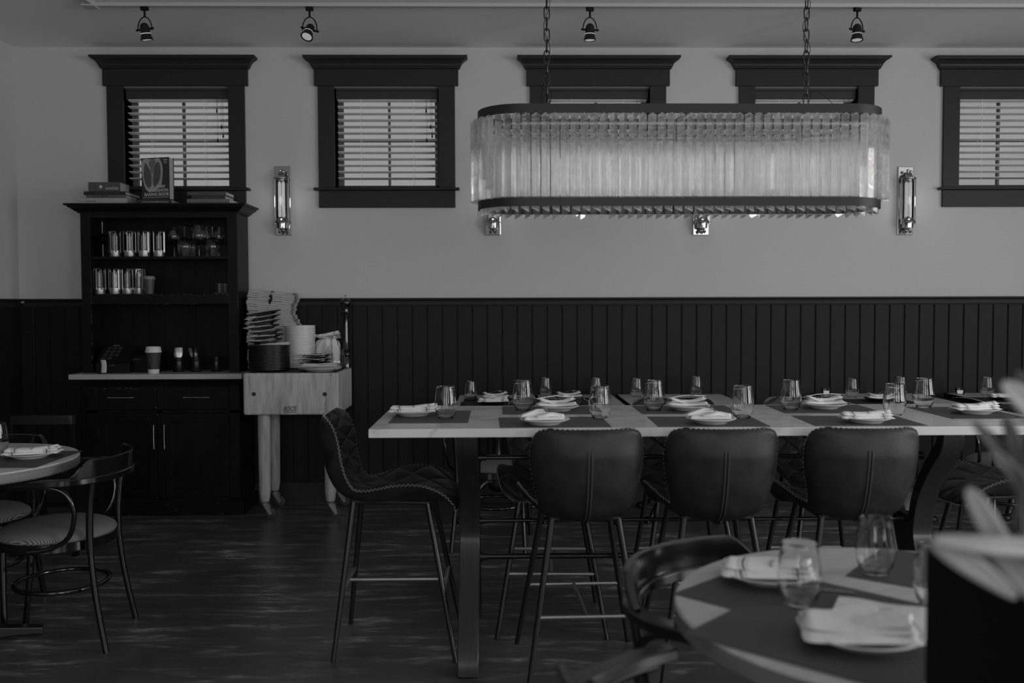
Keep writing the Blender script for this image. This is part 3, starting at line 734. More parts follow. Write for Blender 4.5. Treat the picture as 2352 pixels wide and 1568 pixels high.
# seats at the communal table: (mat centre, mat rot, plate pixel, napkin kind, rot, words)
seats = [((.202, 3.485), 1, (1251, 961), 2, 4, 'in front of the leftmost near stool'), ((.783, 3.485), -1, (1633, 959), 2, -6, 'in front of the middle near stool'),
         ((1.357, 3.49), -1, (1990, 957), 1, -4, 'in front of the third near stool'), ((-.268, 3.675), 90, (950, 942), 1, 2, 'at the left end of the marble table'),
         ((.215, 3.885), 0, (1279, 931), 0, 3, 'at the far left seat of the marble table'), ((.782, 3.885), 0, (1580, 930), 0, -2, 'before the left visible far stool'),
         ((1.367, 3.885), -1, (1893, 926), 0, -3, 'before the right visible far stool'), ((1.895, 3.73), 90, (2240, 937), 1, 5, 'at the right end of the marble table')]
for (mc, mr, pp, kn, nr, wd) in seats:
    PM.put((mc[0], mc[1], TZ), rad(mr), 'grey woven placemat lying '+wd, 'grey woven placemats')
    p = at(pp[0], pp[1], z=TZ+MT+.02)
    PP.put((p.x, p.y, TZ+MT), 0, 'white plate on its placemat '+wd, 'white dinner plates')
    zn = TZ+MT+.0115
    PN[kn].put((p.x, p.y, zn+.003), rad(nr), 'white napkin folded on the plate '+wd, 'napkins on plates')
    if kn != 1 or wd.startswith('at the right'):
        q = rad(nr-62 if kn == 0 else nr-20); 
        PF.put((p.x-.005, p.y+(.0 if kn == 0 else .045), TZ+.052 if kn == 0 else TZ+.047), q if kn == 0 else rad(8), 'steel fork lying on the napkin '+wd, 'forks on the napkins')
gl = [(1024, 965, 'glass by the striped napkin at the left end of the marble table'), (1201, 946, 'tall stemless glass left of the far left plate on the marble table'), (1378, 964, 'stemless glass above the leftmost near stool back'),
      (1502, 946, 'stemless glass left of the plate before the left visible far stool'), (1705, 964, 'stemless glass above the middle near stool back'), (1816, 945, 'stemless glass between the two visible far stool backs'),
      (2054, 958, 'stemless glass above the third near stool back'), (2121, 940, 'stemless glass at the left corner of the right end placemat')]
for (px, py, lab) in gl:
    p = at(px, py-3, z=TZ); PG.put((p.x, p.y, TZ+MT+.0006), 0, lab, 'stemless glasses')
# ================================================================= SMALL TABLES ALONG THE WALL
def iron_base(r, x_, y_, top):
    m_ = MB().lathe([(.03, .16), (.055, .18), (.06, .2), (.04, .23), (.03, .27), (.045, .3), (.048, .34), (.03, .38), (.026, .5), (.04, .53), (.05, .56), (.03, .60), (.03, top-.03), (.09, top-.015), (.09, top)], 20, (x_, y_, 0))
    m_.build('pedestal', M_IRON, r, world=True, smooth=True)
    for q in range(4):
        a = rad(45+90*q) if False else rad(90*q+42); d = Vector((cos(a), sin(a), 0))
        pts = [Vector((x_, y_, .20))+d*.02, Vector((x_, y_, .235))+d*.09, Vector((x_, y_, .19))+d*.17, Vector((x_, y_, .09))+d*.22, Vector((x_, y_, .035))+d*.27, Vector((x_, y_, .02))+d*.31]
        m_ = MB().tube(smooth_path(pts, 5), [.024]*12+[.020]*8+[.016]*6, 10)
        c = Vector((x_, y_, 0))+d*.31
        m_.lathe([(0, 0), (.028, .001), (.033, .012), (.03, .026), (.018, .036), (0, .04)], 12, c)
        for k in (-1, 0, 1): e = c+Vector((-d.y, d.x, 0))*k*.017+d*.022; m_.lathe([(0, 0), (.009, .002), (.011, .01), (.008, .018), (0, .021)], 8, e)
        m_.build('claw_foot', M_IRON, r, world=True, smooth=True)
TB = []
for (xa, xb, ya, lab) in ((-.275, .245, 5.60, 'small wall table leftmost behind the marble table, two black plates on it'), (.255, .775, 5.60, 'small wall table second from the left, one black plate with napkin at the back'),
                          (.80, 1.52, 5.60, 'small wall table behind the left visible far stool'), (2.15, 2.86, 5.60, 'small wall table with a lit votive behind the right visible far stool'),
                          (3.06, 3.78, 5.60, 'small wall table at the far right partly behind the leaves')):
    yb = 6.32; r = thing('wall_side_table', lab, 'table', ((xa+xb)/2, (ya+yb)/2, 0), group='small tables along the wall')
    MB().box((xa+.006, ya+.006, .722), (xb-.006, yb-.006, .750)).build('tabletop', M_TABLEW, r, world=True)
    MB().box((xa, ya, .72), (xb, ya+.006, .7505)).box((xa, yb-.006, .72), (xb, yb, .7505)).box((xa, ya, .72), (xa+.006, yb, .7505)).box((xb-.006, ya, .72), (xb, yb, .7505)).build('edge_trim', M_BLKM, r, world=True)
    iron_base(r, (xa+xb)/2, (ya+yb)/2, .72)
G2 = [(1081, 922, 'glass on the leftmost wall table'), (1253, 912, 'glass on the second wall table, left of its black plate'), (1369, 912, 'glass on the wall table edge, half behind the tall glass above the leftmost near stool'),
      (1462, 914, 'glass on the third wall table, left behind a glass of the marble table'), (1599, 909, 'glass behind the left visible far stool'), (1957, 915, 'glass on the votive wall table'),
      (2068, 910, 'glass seen between two near glasses on the votive wall table'), (2267, 911, 'glass on the rightmost wall table beside the leaves')]
for (px, py, lab) in G2:
    p = at(px, py-2, z=.751); y_ = min(max(p.y, 5.66), 6.26); x_ = p.x*y_/p.y
    PG.put((x_, y_, .7512), 0, lab, 'stemless glasses')
for (px, py, kn, lab) in ((1133, 924, 1, 'black plate with napkin at the front of the leftmost wall table'), (1138, 913, 0, 'black plate with napkin and fork at the back of the leftmost wall table'),
                          (1307, 912, 0, 'black plate with napkin and fork on the second wall table'), (2020, 915, 0, 'black plate with napkin on the votive wall table'), (2305, 911, 1, 'black plate with napkin on the rightmost wall table')):
    p = at(px, py, z=.77); y_ = min(max(p.y, 5.70), 6.2); x_ = p.x*y_/p.y
    PB.put((x_, y_, .7532), 0, lab, 'black plates on the wall tables'); PM2.put((x_, y_, .751), 0, lab.replace('black plate with', 'dark placemat under black plate,').replace('at the back of', 'back of'), 'black placemats')
    PN[kn].put((x_, y_, .768), rad(4), lab.replace('black plate with', 'white').replace('napkin at', 'napkin on the black plate at').replace('napkin on the v', 'napkin on the black plate of the v').replace('napkin on the r', 'napkin on the black plate of the r'), 'white napkins on black plates')
    if kn == 0: PF.put((x_+.01, y_-.01, .802), rad(-40), lab.replace('black plate with', 'fork on the').replace('napkin and fork', 'napkin'), 'forks on the napkins')
def votive():
    r = thing('votive_candle', '', 'candle')
    MB().lathe([(0, 0), (.026, 0), (.03, .02), (.031, .045), (.0285, .045), (.028, .02), (.024, .004), (0, .004)], 18).build('glass_cup', M_TUBEG, r, smooth=True)
    MB().lathe([(0, .005), (.024, .005), (.026, .024), (0, .024)], 16).build('candle', M_BULB, r, smooth=True); return r
PV = Proto(votive(), 'candle')
for (px, lab) in ((1898, 'lit votive candle on the wall table behind the right visible far stool'), (2205, 'lit votive candle on the rightmost wall table')):
    p = at(px, 908, z=.751); PV.put((p.x*6.22/p.y, 6.22, .7512), 0, lab, 'votive candles')
# ================================================================= BENTWOOD ARMCHAIR
def make_armchair():
    r = thing('bentwood_armchair', '', 'armchair')
    # seat: ribbed round pad on a black ring
    MB().lathe([(0, .488), (.10, .487), (.16, .482), (.20, .472), (.222, .458), (.226, .447), (.222, .44), (0, .44)], 40).build('seat_pad', M_SEATF, r, smooth=True)
    MB().lathe([(.225, .44), (.228, .438), (.228, .405), (.222, .40), (.195, .40), (.195, .44)], 40, closed=True).build('seat_ring', M_BLK, r, smooth=True)
    # continuous arm and back rail
    U = [(-.275, .11)]+[(-.275+.005*sin(i), .11-.045*i) for i in range(1, 4)]
    path = [(-.262, .135), (-.275, .06), (-.277, -.03)]+[(-.277*cos(rad(a)), -.06-.215*sin(rad(a))) for a in range(10, 171, 10)]+[(.277, -.03), (.275, .06), (.262, .135)]
    path = [Vector((a, b, .688)) for a, b in path]; path = smooth_path(path, 3)
    MB().tube(path, .02, flat=(.042, .026), up=(0, 0, 1)).build('arm_rail', M_BLK, r, smooth=50, bevel=.004)
    V = []; Fc = []; n = 36
    for i in range(n+1):
        a = rad(22+136*i/n); e = min(i, n-i)/n; hh = .010+.060*min(1, max(0, (e-.015)/.11))**.8; 
        for (ro, zo) in ((.012, 0), (.018, hh), (.0, hh), (-.006, 0)):
            V.append((-(.277+ro)*cos(a), -.06-(.215+ro)*sin(a), .698+zo))
    for i in range(n):
        for j in range(4): Fc.append((i*4+j, i*4+(j+1) % 4, i*4+4+(j+1) % 4, i*4+4+j))
    Fc += [(3, 2, 1, 0), tuple(n*4+j for j in range(4))]
    MB().add(V, Fc).build('back_rest', M_BLK, r, smooth=50, bevel=.003)
    for s in (-1, 1):
        MB().tube(smooth_path([(s*.205, -.245, 0), (s*.19, -.205, .22), (s*.183, -.185, .42), (s*.19, -.19, .58), (s*.2, -.205, .683)], 5), [.0125]*10+[.0145]*11, 12).build('rear_leg', M_BLK, r, smooth=True)
        MB().tube(smooth_path([(s*.185, .205, 0), (s*.175, .18, .2), (s*.17, .165, .405)], 5), [.0125]*5+[.0155]*6, 12).build('front_leg', M_BLK, r, smooth=True)
        MB().tube(smooth_path([(s*.262, .085, .672), (s*.266, .0, .674), (s*.264, -.10, .660), (s*.262, -.145, .61), (s*.252, -.15, .54), (s*.238, -.12, .465), (s*.232, -.05, .425), (s*.231, .03, .415)], 5), .0095, 10).build('arm_support', M_BLK, r, smooth=True)
    ring = [(.178*cos(rad(a)), -.015+.178*sin(rad(a)), .235) for a in range(0, 360, 10)]
    MB().tube(ring, .010, 10, closed=True).build('ring_stretcher', M_BLK, r, smooth=True)
    return r
PC = Proto(make_armchair(), 'chair')
PC.put((-1.815, 3.80, 0), rad(96), 'black bentwood armchair with ribbed round seat, right of the left round table', 'bentwood armchairs')
PC.put((-2.31, 4.075, 0), rad(-171), 'bentwood armchair behind the left round table, its back rising past the napkin', 'bentwood armchairs')
PC.put((.585, 2.06, 0), rad(225), 'blurred black bentwood chair behind the round table at the lower right', 'bentwood armchairs')
PC.put((.40, 1.49, 0), rad(-50), 'blurred chair at the bottom edge, only its pale lit arm showing', 'bentwood armchairs')
PC.put((-.03, 5.28, 0), rad(-8), 'bentwood armchair at the leftmost wall table, striped seat seen under the marble table', 'bentwood armchairs')
PC.put((2.95, 5.30, 0), rad(0), 'bentwood armchair at the rightmost wall table, behind the blurred leaves', 'bentwood armchairs')
# ================================================================= ROUND TABLES
def round_table(loc, R, lab, rz=0):
    r = thing('round_table', lab, 'table', loc, rz, 'round dining tables')
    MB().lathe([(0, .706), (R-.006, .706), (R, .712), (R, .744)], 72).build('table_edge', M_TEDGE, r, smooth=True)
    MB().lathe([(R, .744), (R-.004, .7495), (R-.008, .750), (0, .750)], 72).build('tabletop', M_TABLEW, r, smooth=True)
    MB().lathe([(.0, .03), (.05, .03), (.06, .045), (.038, .07), (.036, .67), (.06, .68), (.12, .695), (.12, .706)], 24).build('column', M_BLKM, r, smooth=True)
    for q in range(4):
        a = rad(90*q+10); d = Vector((cos(a), sin(a), 0)); n_ = Vector((-d.y, d.x, 0)); V = []
        for (t, w_, z0, z1) in ((.03, .032, .012, .075), (.2, .028, .012, .05), (.31, .026, .004, .034)):
            for (k, z) in ((-1, z0), (1, z0), (1, z1), (-1, z1)): V.append(d*t+n_*w_*k+Vector((0, 0, z)))
        Fc = [(i*4+j, i*4+(j+1) % 4, i*4+4+(j+1) % 4, i*4+4+j) for i in range(2) for j in range(4)]+[(3, 2, 1, 0), (8, 9, 10, 11)]
        MB().add(V, Fc).build('base_foot', M_IRON, r, bevel=.006)
    return r
RT = (.833, 1.836); LT = (-2.19, 3.72)
round_table((RT[0], RT[1], 0), .475, 'blurred round pale wood table set for dining at the lower right', rad(20))
round_table((LT[0], LT[1], 0), .465, 'round pale wood table cut by the left edge of the photo', rad(14))
def tmat(c, rz, lab, z=.75):  PM.put((c[0], c[1], z+.0003), rad(rz), lab, 'grey woven placemats')
# lower right table: three placemats, plates, napkins, glasses
A0 = at(1546, 1364, z=.75); A1 = at(1856, 1447, z=.75); dA = (A1-A0).normalized(); nA = Vector((-dA.y, dA.x, 0))
B0 = at(1600, 1445, z=.75); B1 = at(1950, 1537, z=.75); dB = (B1-B0).normalized(); nB = Vector((-dB.y, dB.x, 0))
cA = A0+dA*.2025+nA*.150; cB = B0+dB*.2025+nB*.150
ang = lambda d: math.degrees(math.atan2(d.y, d.x))
PM.put((cA.x, cA.y, .7503), math.atan2(dA.y, dA.x), 'blurred grey placemat under the plate at the back left of the lower right table', 'grey woven placemats', scale=(1, 1, 1))
PM.put((B0+dB*.2025+nB*.106-nB*.0).to_tuple()[:2]+(.7523,), math.atan2(dB.y, dB.x), 'blurred grey placemat under the front plate of the lower right table', 'grey woven placemats')
C0 = at(1900, 1302, z=.75); dC = (at(2120, 1375, z=.75)-C0).normalized(); nC = Vector((-dC.y, dC.x, 0)); cC = C0+dC*.21+nC*.13
PM.put((1.03, 2.05, .7503), rad(-38), 'blurred grey placemat under the tall glass at the back of the lower right table', 'grey woven placemats')
p = at(1768, 1308, z=.775); PP.put((p.x, p.y, .7525), 0, 'blurred white plate at the back left of the lower right table', 'white dinner plates', scale=(1.15, 1.15, 1.1))
PN[1].put((p.x, p.y, .768), rad(-14), 'blurred napkin on the back left plate of the lower right table', 'napkins on plates', scale=(1.05, 1.35, 1.1))
p2 = at(1902, 1352, z=.757); PK.put((p2.x-.045, p2.y+.015, .7530), rad(70), 'knife lying between the two blurred glasses on the lower right table')
p = at(1978, 1446, z=.775); PP.put((p.x, p.y, .7545), 0, 'blurred white plate at the front of the lower right table', 'white dinner plates', scale=(1.15, 1.15, 1.1))
PN[3].put((p.x-.005, p.y, .770), rad(-12), 'blurred napkin on the front plate of the lower right table', 'napkins on plates', scale=(1.05, 1.6, 1.2))
nq = thing('spread_napkin', 'flat white napkin lying under a fork beside the front plate of the lower right table', 'napkin', (p.x+.09, p.y+.115, .7545), rad(-28))
MB().grid(lambda u, v: ((u-.5)*.19, (v-.5)*.17, .004+.0015*sin(9*u)+.001*sin(8*v)), 12, 12).build('cloth', M_NAPP, nq, solid=.004)
PF.put((p.x+.075, p.y+.06, .7615), rad(-20), 'blurred fork on the flat napkin of the lower right table', 'forks on the napkins')
for (px, py, lab) in ((1835, 1398, 'blurred stemless glass in the middle of the lower right table'), (2010, 1327, 'blurred stemless glass at the back of the lower right table')):
    q = at(px, py-10, z=.752); PG.put((q.x, q.y, .7535), 0, lab, 'stemless glasses')
q = at(2150, 1395, z=.752); PG.put((q.x, q.y, .7535), 0, 'blurred glass half hidden behind the black planter', 'stemless glasses')
# left table
p = at(70, 1040, z=.77); PM.put((-1.915, 3.73, .7503), rad(90), 'dark placemat on the left round table', 'grey woven placemats')
PP.put((p.x, p.y, .7523), 0, 'white plate on the left round table', 'white dinner plates', scale=(1.08, 1.08, 1))
PN[1].put((p.x+.005, p.y+.01, .7665), rad(12), 'striped napkin on the plate of the left round table', 'napkins on plates', scale=(1.1, 1.1, 1))
q = at(-6, 1040, z=.75); PG.put((q.x, q.y, .7523), 0, 'stemless glass cut by the left edge on the left round table', 'stemless glasses')
# plain black chair near the left wall
r = thing('side_chair', 'plain black square framed chair in the dark corner left of the base cabinet', 'chair', (at(95, 1000, y=5.05).x, 5.05, 0))
cx = r.location.x; hw = .18
MB().prism([(-hw-.0, 0), (-hw+.02, -.016), (hw-.03, -.016), (hw-.008, -.01), (hw, .004), (hw, .016), (hw-.02, .006), (-hw+.02, .006)], 'z', .725, .772).build('top_rail', mat('satin_black', .012, .28, spec=.8), r, smooth=30)
for s in (-1, 1):
    MB().box((s*hw*.93-.013, -.005, .40), (s*hw*.93+.013, .015, .725)).build('back_post', M_BLKM, r, bevel=.003)
    MB().box((s*hw*.93-.014, -.01, 0), (s*hw*.93+.014, .018, .40)).build('rear_leg', M_BLKM, r); MB().box((s*hw*.93-.014, .33, 0), (s*hw*.93+.014, .36, .42)).build('front_leg', M_BLKM, r)
MB().box((-hw, .0, .42), (hw, .37, .455)).build('seat', M_BLKM, r, bevel=.008); MB().box((-hw*.9, 0, .27), (hw*.9, .012, .295)).build('stretcher', M_BLKM, r)
# ================================================================= BASE CABINET, COUNTER, HUTCH
YB = 6.04; bx0, bx1 = at(200, 1000, y=YB).x, at(551, 1000, y=YB).x; ZS = .925
zb = lambda py: at(400, py, y=YB).z
r = thing('base_cabinet', 'black base cabinet with two drawers and two panelled doors under the stone counter', 'cabinet', ((bx0+bx1)/2, 6.22, 0))
MB().box((bx0, YB+.02, .10), (bx1, YW-.04, ZS-.035)).build('carcass', M_BLKW, r, world=True)
fx = lambda px: at(px, 1000, y=YB).x
d0, d1, d2, d3 = fx(226), fx(361), fx(376), fx(527)
m_ = MB(); zt, z1, z2, z3 = ZS-.035, zb(887), zb(941), zb(949)
for (a, b_) in ((bx0, d0), (d1, d2), (d3, bx1)): m_.box((a, YB, .10), (b_, YB+.022, zt))
m_.box((bx0, YB, z1), (bx1, YB+.022, zt)).box((bx0, YB, z3), (bx1, YB+.022, z2)).box((bx0, YB, .10), (bx1, YB+.022, zb(1143)))
m_.build('face_frame', M_BLKW, r, world=True, bevel=.002)
MB().box((bx0-.012, YB-.022, 0), (bx1+.022, YB+.02, zb(1152))).box((bx1, YB, 0), (bx1+.022, YW-.04, zb(1152))).box((bx0-.012, YB-.012, zb(1152)), (bx1+.014, YB+.02, zb(1147))).build('plinth', M_BLKW, r, world=True, bevel=.003)
MB().prism([(YB, zt-.045), (YB-.012, zt-.02), (YB-.024, zt-.008), (YB-.024, zt), (YB+.01, zt), (YB+.01, zt-.045)], 'x', bx0-.01, bx1+.012).build('cornice', M_BLKW, r, world=True)
def pull(parent, c, L, vert):
    m_ = MB(); y0 = -.028; e = L/2
    P = (lambda t, y_: (c[0], c[1]+y_, c[2]+t)) if vert else (lambda t, y_: (c[0]+t, c[1]+y_, c[2]))
    m_.cyl(P(-e, y0), P(e, y0), .0035, 8)
    for s in (-1, 1): m_.cyl(P(s*(e-.012), 0), P(s*(e-.012), y0), .0045, 8); m_.cyl(P(s*(e-.026), y0), P(s*(e+.002), y0), .0058, 10)
    m_.build('handle', M_CHROME, parent, world=False, smooth=True)
for (a, b_, hc) in ((d0, d1, 284), (d2, d3, 456)):
    o = MB().box((a+.003, YB-.004, z2+.003), (b_-.003, YB+.015, z1-.003)).build('drawer', M_BLKW, r, world=True, bevel=.003)
    pull(o, (fx(hc)-r.location.x, YB-.004-r.location.y, zb(912)), .165, False)
zd0 = zb(1141)
for (a, b_, hx, k) in ((d0, d1, 357, 0), (d2, d3, 381, 1)):
    m_ = MB(); s = .05; A, B_, C_, D_ = a+.003, b_-.003, zd0+.003, z3-.003
    m_.box((A, YB-.004, C_), (A+s, YB+.016, D_)).box((B_-s, YB-.004, C_), (B_, YB+.016, D_)).box((A+s, YB-.004, D_-s), (B_-s, YB+.016, D_)).box((A+s, YB-.004, C_), (B_-s, YB+.016, C_+s*1.1))
    m_.box((A+s, YB+.008, C_+s), (B_-s, YB+.016, D_-s)); 
    for (p_, q_) in (((A+s, YB+.002, C_+s*1.1), (A+s+.008, YB+.01, D_-s)), ((B_-s-.008, YB+.002, C_+s*1.1), (B_-s, YB+.01, D_-s)), ((A+s, YB+.002, C_+s*1.1), (B_-s, YB+.01, C_+s*1.1+.008)), ((A+s, YB+.002, D_-s-.008), (B_-s, YB+.01, D_-s))): m_.box(p_, q_)
    o = m_.build('door', M_BLKW, r, world=True, bevel=.0015)
    pull(o, (fx(hx)-r.location.x, YB-.004-r.location.y, zb(1001)), .155, True)
    m_ = MB()
    for zz in (.40, .72): xx = B_-.001 if k else A+.001; m_.cyl((xx, YB-.006, C_+(D_-C_)*zz), (xx, YB-.006, C_+(D_-C_)*zz+.05), .003, 6)
    m_.build('hinge', M_STEEL, r, world=True)
chips = MB(); rg = random.Random(3)
for (px, py) in ((386, 1157), (404, 1170), (501, 1154), (510, 1179), (296, 1183), (520, 1013), (529, 1085), (358, 936), (357, 893), (268, 892), (275, 891), (290, 891), (301, 891), (361, 952), (362, 1143), (479, 1140), (312, 893), (240, 893)):
    p = at(px, py, y=YB-.005 if py < 1147 else YB-.0228); w_ = rg.uniform(.002, .006); chips.box((p.x-w_, p.y-.0006, p.z-.002), (p.x+w_, p.y+.001, p.z+.0015))
chips.build('paint_chips', mat('bare_wood_chip', .12, .8), r, world=True, kind='stuff')
sx0, sx1 = at(157, 856, y=5.99).x, at(555, 856, y=5.99).x
tag(MB().box((sx0, 5.99, ZS-.033), (sx1, YW-.042, ZS)).build('counter_slab', M_MARB2, None, bevel=.002), 'pale stone counter slab between the hutch and the base cabinet', 'counter')
YH = 6.12; hx0, hx1 = at(187, 650, y=YH).x, at(546, 650, y=YH).x; zh = lambda py: at(370, py, y=YH).z; hx = lambda px: at(px, 600, y=YH).x
r = thing('hutch', 'tall black open hutch with two shelves of glassware standing on the stone counter', 'cabinet', ((hx0+hx1)/2, 6.27, ZS))
ZT = zh(482); HB = YW-.042
MB().box((hx0, YH+.02, ZS), (hx0+.022, HB, ZT)).build('side_panel', M_BLKW, r, world=True); MB().box((hx1-.022, YH+.02, ZS), (hx1, HB, ZT)).build('side_panel', M_BLKW, r, world=True)
m_ = MB(); x = hx0+.022
while x < hx1-.03: m_.box((x, HB-.012, ZS), (min(x+.105, hx1-.022), HB, ZT)); x += .1065
m_.box((hx0+.02, HB-.004, ZS), (hx1-.02, HB-.001, ZT)); m_.build('back_panel', M_BLKW, r, world=True)
o0, o1 = hx(208), hx(523); zs1, zs2 = zh(588.5), zh(675)
m_ = MB().box((hx0, YH, ZS), (o0, YH+.02, ZT)).box((o1, YH, ZS), (hx1, YH+.02, ZT)).box((o0, YH, zh(500)), (o1, YH+.02, ZT)).box((o0, YH, zh(698)), (o1, YH+.02, zs2))
m_.build('face_frame', M_BLKW, r, world=True, bevel=.0015)
MB().box((hx0+.023, YH+.004, zs1-.017), (hx1-.023, HB-.012, zs1)).build('shelf', M_BLKW, r, world=True)
MB().box((hx0+.023, YH+.0205, zs2-.02), (hx1-.023, HB-.012, zs2)).build('shelf', M_BLKW, r, world=True)
MB().box((hx0, YH, ZT), (hx1, HB, ZT+.02)).build('top_panel', M_BLKW, r, world=True)
V = []; Fc = []; ztop = at(370, 466, y=YH-.075).z; dz = ztop-(ZT-.02)
pr = [(.004, 0), (.012, 0), (.012, .12), (.022, .18), (.030, .3), (.046, .52), (.058, .62), (.060, .74), (.074, .8), (.076, 1.0)]
for (o_, t_) in pr:
    z = ZT-.02+dz*t_; V += [(hx0-o_, HB, z), (hx0-o_, YH-o_, z), (hx1+o_, YH-o_, z), (hx1+o_, HB, z)]
for i in range(len(pr)-1):
    for j in range(4): Fc.append((i*4+j, i*4+(j+1) % 4, i*4+4+(j+1) % 4, i*4+4+j))
Fc.append(tuple(len(V)-4+j for j in range(4))); MB().add(V, Fc).build('crown', M_BLKW, r, world=True)
m_ = MB(); rg = random.Random(5)
def chip(x_, z_, w_, h_): m_.box((x_-w_, YH-.0008, z_-h_), (x_+w_, YH+.001, z_+h_))
for i in range(46):
    t_ = rg.random(); chip(o0+(o1-o0)*t_, zs2-.001, rg.uniform(.003, .02), .0013)
for i in range(30): chip(o0-.001, ZS+(zh(700)-ZS)*rg.random(), .0012, rg.uniform(.004, .02)); chip(hx1-.002, ZS+.5*rg.random(), .001, rg.uniform(.003, .015))
for i in range(10): chip(o0+(o1-o0)*(.4+.6*rg.random()), zh(698), rg.uniform(.003, .012), .001)
m_.build('worn_edges', mat('worn_edge_paint', .06, .7), r, world=True, kind='stuff')
# ---------------------------------------------------------------- on the hutch shelves
def lantern():
    r = thing('table_lantern', '', 'lantern')
    MB().lathe([(0, 0), (.034, 0), (.035, .003), (.035, .042), (.030, .046), (0, .046)], 28).build('metal_base', M_BRUSH, r, smooth=30)
    MB().lathe([(.027, .046), (.027, .150), (.0255, .150), (.0255, .046)], 20, closed=True).build('glass_tube', M_TUBEG, r, smooth=True)
    MB().lathe([(0, .048), (.0215, .048), (.0215, .138), (0, .138)], 18).build('inner_shade', mat('frosted_insert', .38, .6), r, smooth=True)
    MB().cyl((0, 0, .142), (0, 0, .158), .0035, 6).build('wick_holder', M_BAR, r)
    m_ = []
    for q in range(3):
        a = rad(120*q+35); c, s = cos(a), sin(a)
        for dd in (-.32, .32):
            pass
        a0, a1 = a-.42, a+.42; R = .037
        pts = [(R*cos(a0), R*sin(a0), .030), (R*cos(a0), R*sin(a0), .160), (R*cos(a0)*.97, R*sin(a0)*.97, .166), (R*cos(a1)*.97, R*sin(a1)*.97, .166), (R*cos(a1), R*sin(a1), .160), (R*cos(a1), R*sin(a1), .030)]
        MB().tube(pts, .003, flat=(.009, .003)).build('cage_loop', M_BRUSH, r)
    return r
PLn = Proto(lantern(), 'lantern')
zs_ = zs1+.0005
for i, px in enumerate((264, 298, 331, 365)):
    PLn.put((at(px, 560, y=6.2).x, 6.20, zs_), rad(17*i), ('leftmost', 'second from the left', 'third from the left', 'rightmost')[i]+' of four metal caged lanterns on the top shelf of the hutch', 'caged lanterns')
for i, px in enumerate((229, 264, 293, 319)):
    PLn.put((at(px, 640, y=6.2+.012*i).x, 6.20+.012*i, zs2+.0005), rad(23*i+9), ('leftmost', 'second from the left', 'third from the left', 'rightmost, half hidden')[i]+' of four metal caged lanterns on the lower shelf of the hutch', 'caged lanterns')
def wineglass():
    pr = [(0, .0), (.036, .0), (.037, .0015), (.012, .004), (.004, .008), (.0035, .07), (.006, .08), (.022, .088), (.040, .105), (.049, .13), (.049, .15), (.042, .185), (.037, .21), (.0355, .21), (.0405, .185), (.0472, .15), (.0472, .13), (.038, .107), (.020, .091), (0, .088)]
    return MB().lathe(pr, 32).build('wine_glass', M_GLASS, None, smooth=True)
PW = Proto(wineglass(), 'glass')
for (px, y_, inv, lab) in ((424, 6.2, 1, 'upturned wine glass left front on the top shelf of the hutch'), (457, 6.215, 0, 'upright wine glass between the two upturned front ones on the top shelf'), (488, 6.2, 1, 'upturned wine glass right front on the top shelf of the hutch'),
                           (400, 6.31, 0, 'upright wine glass at the back left of the wine glasses on the top shelf'), (441, 6.305, 1, 'upturned wine glass at the back, second row left, top shelf'), (474, 6.31, 0, 'upright wine glass at the back, second row middle, top shelf'), (503, 6.31, 0, 'upright wine glass against the right side of the top shelf')):
    PW.put((at(px, 560, y=y_).x, y_, zs_+(.2105 if inv else 0)), 0, lab, 'wine glasses on the top shelf', rot=(pi if inv else 0, 0, 0))
def coupe():
    return MB().lathe([(0, 0), (.034, 0), (.034, .0015), (.004, .005), (.003, .085), (.012, .09), (.046, .118), (.0455, .119), (.010, .093), (0, .091)], 28).build('martini_glass', M_GLASS, None, smooth=True)
PMg = Proto(coupe(), 'glass'); xm = at(236, 560, y=6.2).x
PMg.put((xm, 6.2, zs_), 0, 'upright martini glass left of the lanterns on the top shelf'); PMg.put((xm, 6.2, zs_+.2385), 0, 'martini glass upturned on another, left of the lanterns, top shelf', rot=(pi, 0, 0))
# takeaway cups
def paper_cup(name, body, band_, label, px, y_, z, s):
    r = thing(name, label, 'cup', (at(px, 800, y=y_).x, y_, z))
    MB().lathe([(0, 0), (.026*s, 0), (.0285*s, .022*s)], 24).build('cup_base', M_LIDW, r, smooth=True)
    MB().lathe([(.0285*s, .022*s), (.0375*s, .112*s), (.0375*s, .112*s), (0, .112*s)], 24).build('cup_sleeve', body, r, smooth=True)
    MB().lathe([(.040*s, .108*s), (.041*s, .113*s), (.038*s, .120*s), (.0365*s, .134*s), (.034*s, .137*s), (.03*s, .132*s), (0, .132*s)], 24).build('lid', band_, r, smooth=True)
    m_ = MB(); pts = [(-.020*s+.016*s*cos(rad(a)), 0, .07*s+.016*s*sin(rad(a))) for a in range(-100, 101, 12)]
    def wrap(p): R = (.0285+(.0375-.0285)*(p[2]/s-.022)/.09)*s+.0008; x_ = max(min(p[0]/R, .98), -.98); a = math.asin(x_); return (R*sin(a), -R*cos(a), p[2])
    m_.tube([wrap(p) for p in pts], .0009*s, 4).build('round_emblem', M_TXT2, r)
    MB().tube([wrap((.012*s, 0, .055*s)), wrap((.012*s, 0, .085*s))], .0009*s, 4).build('side_mark', M_TXT2, r)
    return r
paper_cup('coffee_cup', M_CUP, M_LIDW, 'dark takeaway coffee cup with white lid standing on the stone counter', 352, 6.07, ZS, 1.27)
r = thing('plastic_cup', 'clear plastic takeaway cup with lid on the lower shelf, right of the lanterns', 'cup', (at(343, 650, y=6.17).x, 6.17, zs2+.0005))
MB().lathe([(0, 0), (.026, 0), (.036, .10), (.0345, .10), (.0248, .002), (0, .002)], 24).build('cup_body', mat('smoky_plastic', .12, .25, trans=.4), r, smooth=True)
MB().lathe([(.038, .098), (.039, .104), (.035, .112), (.033, .118), (0, .118)], 24).build('lid', mat('translucent_lid', .22, .4), r, smooth=True)
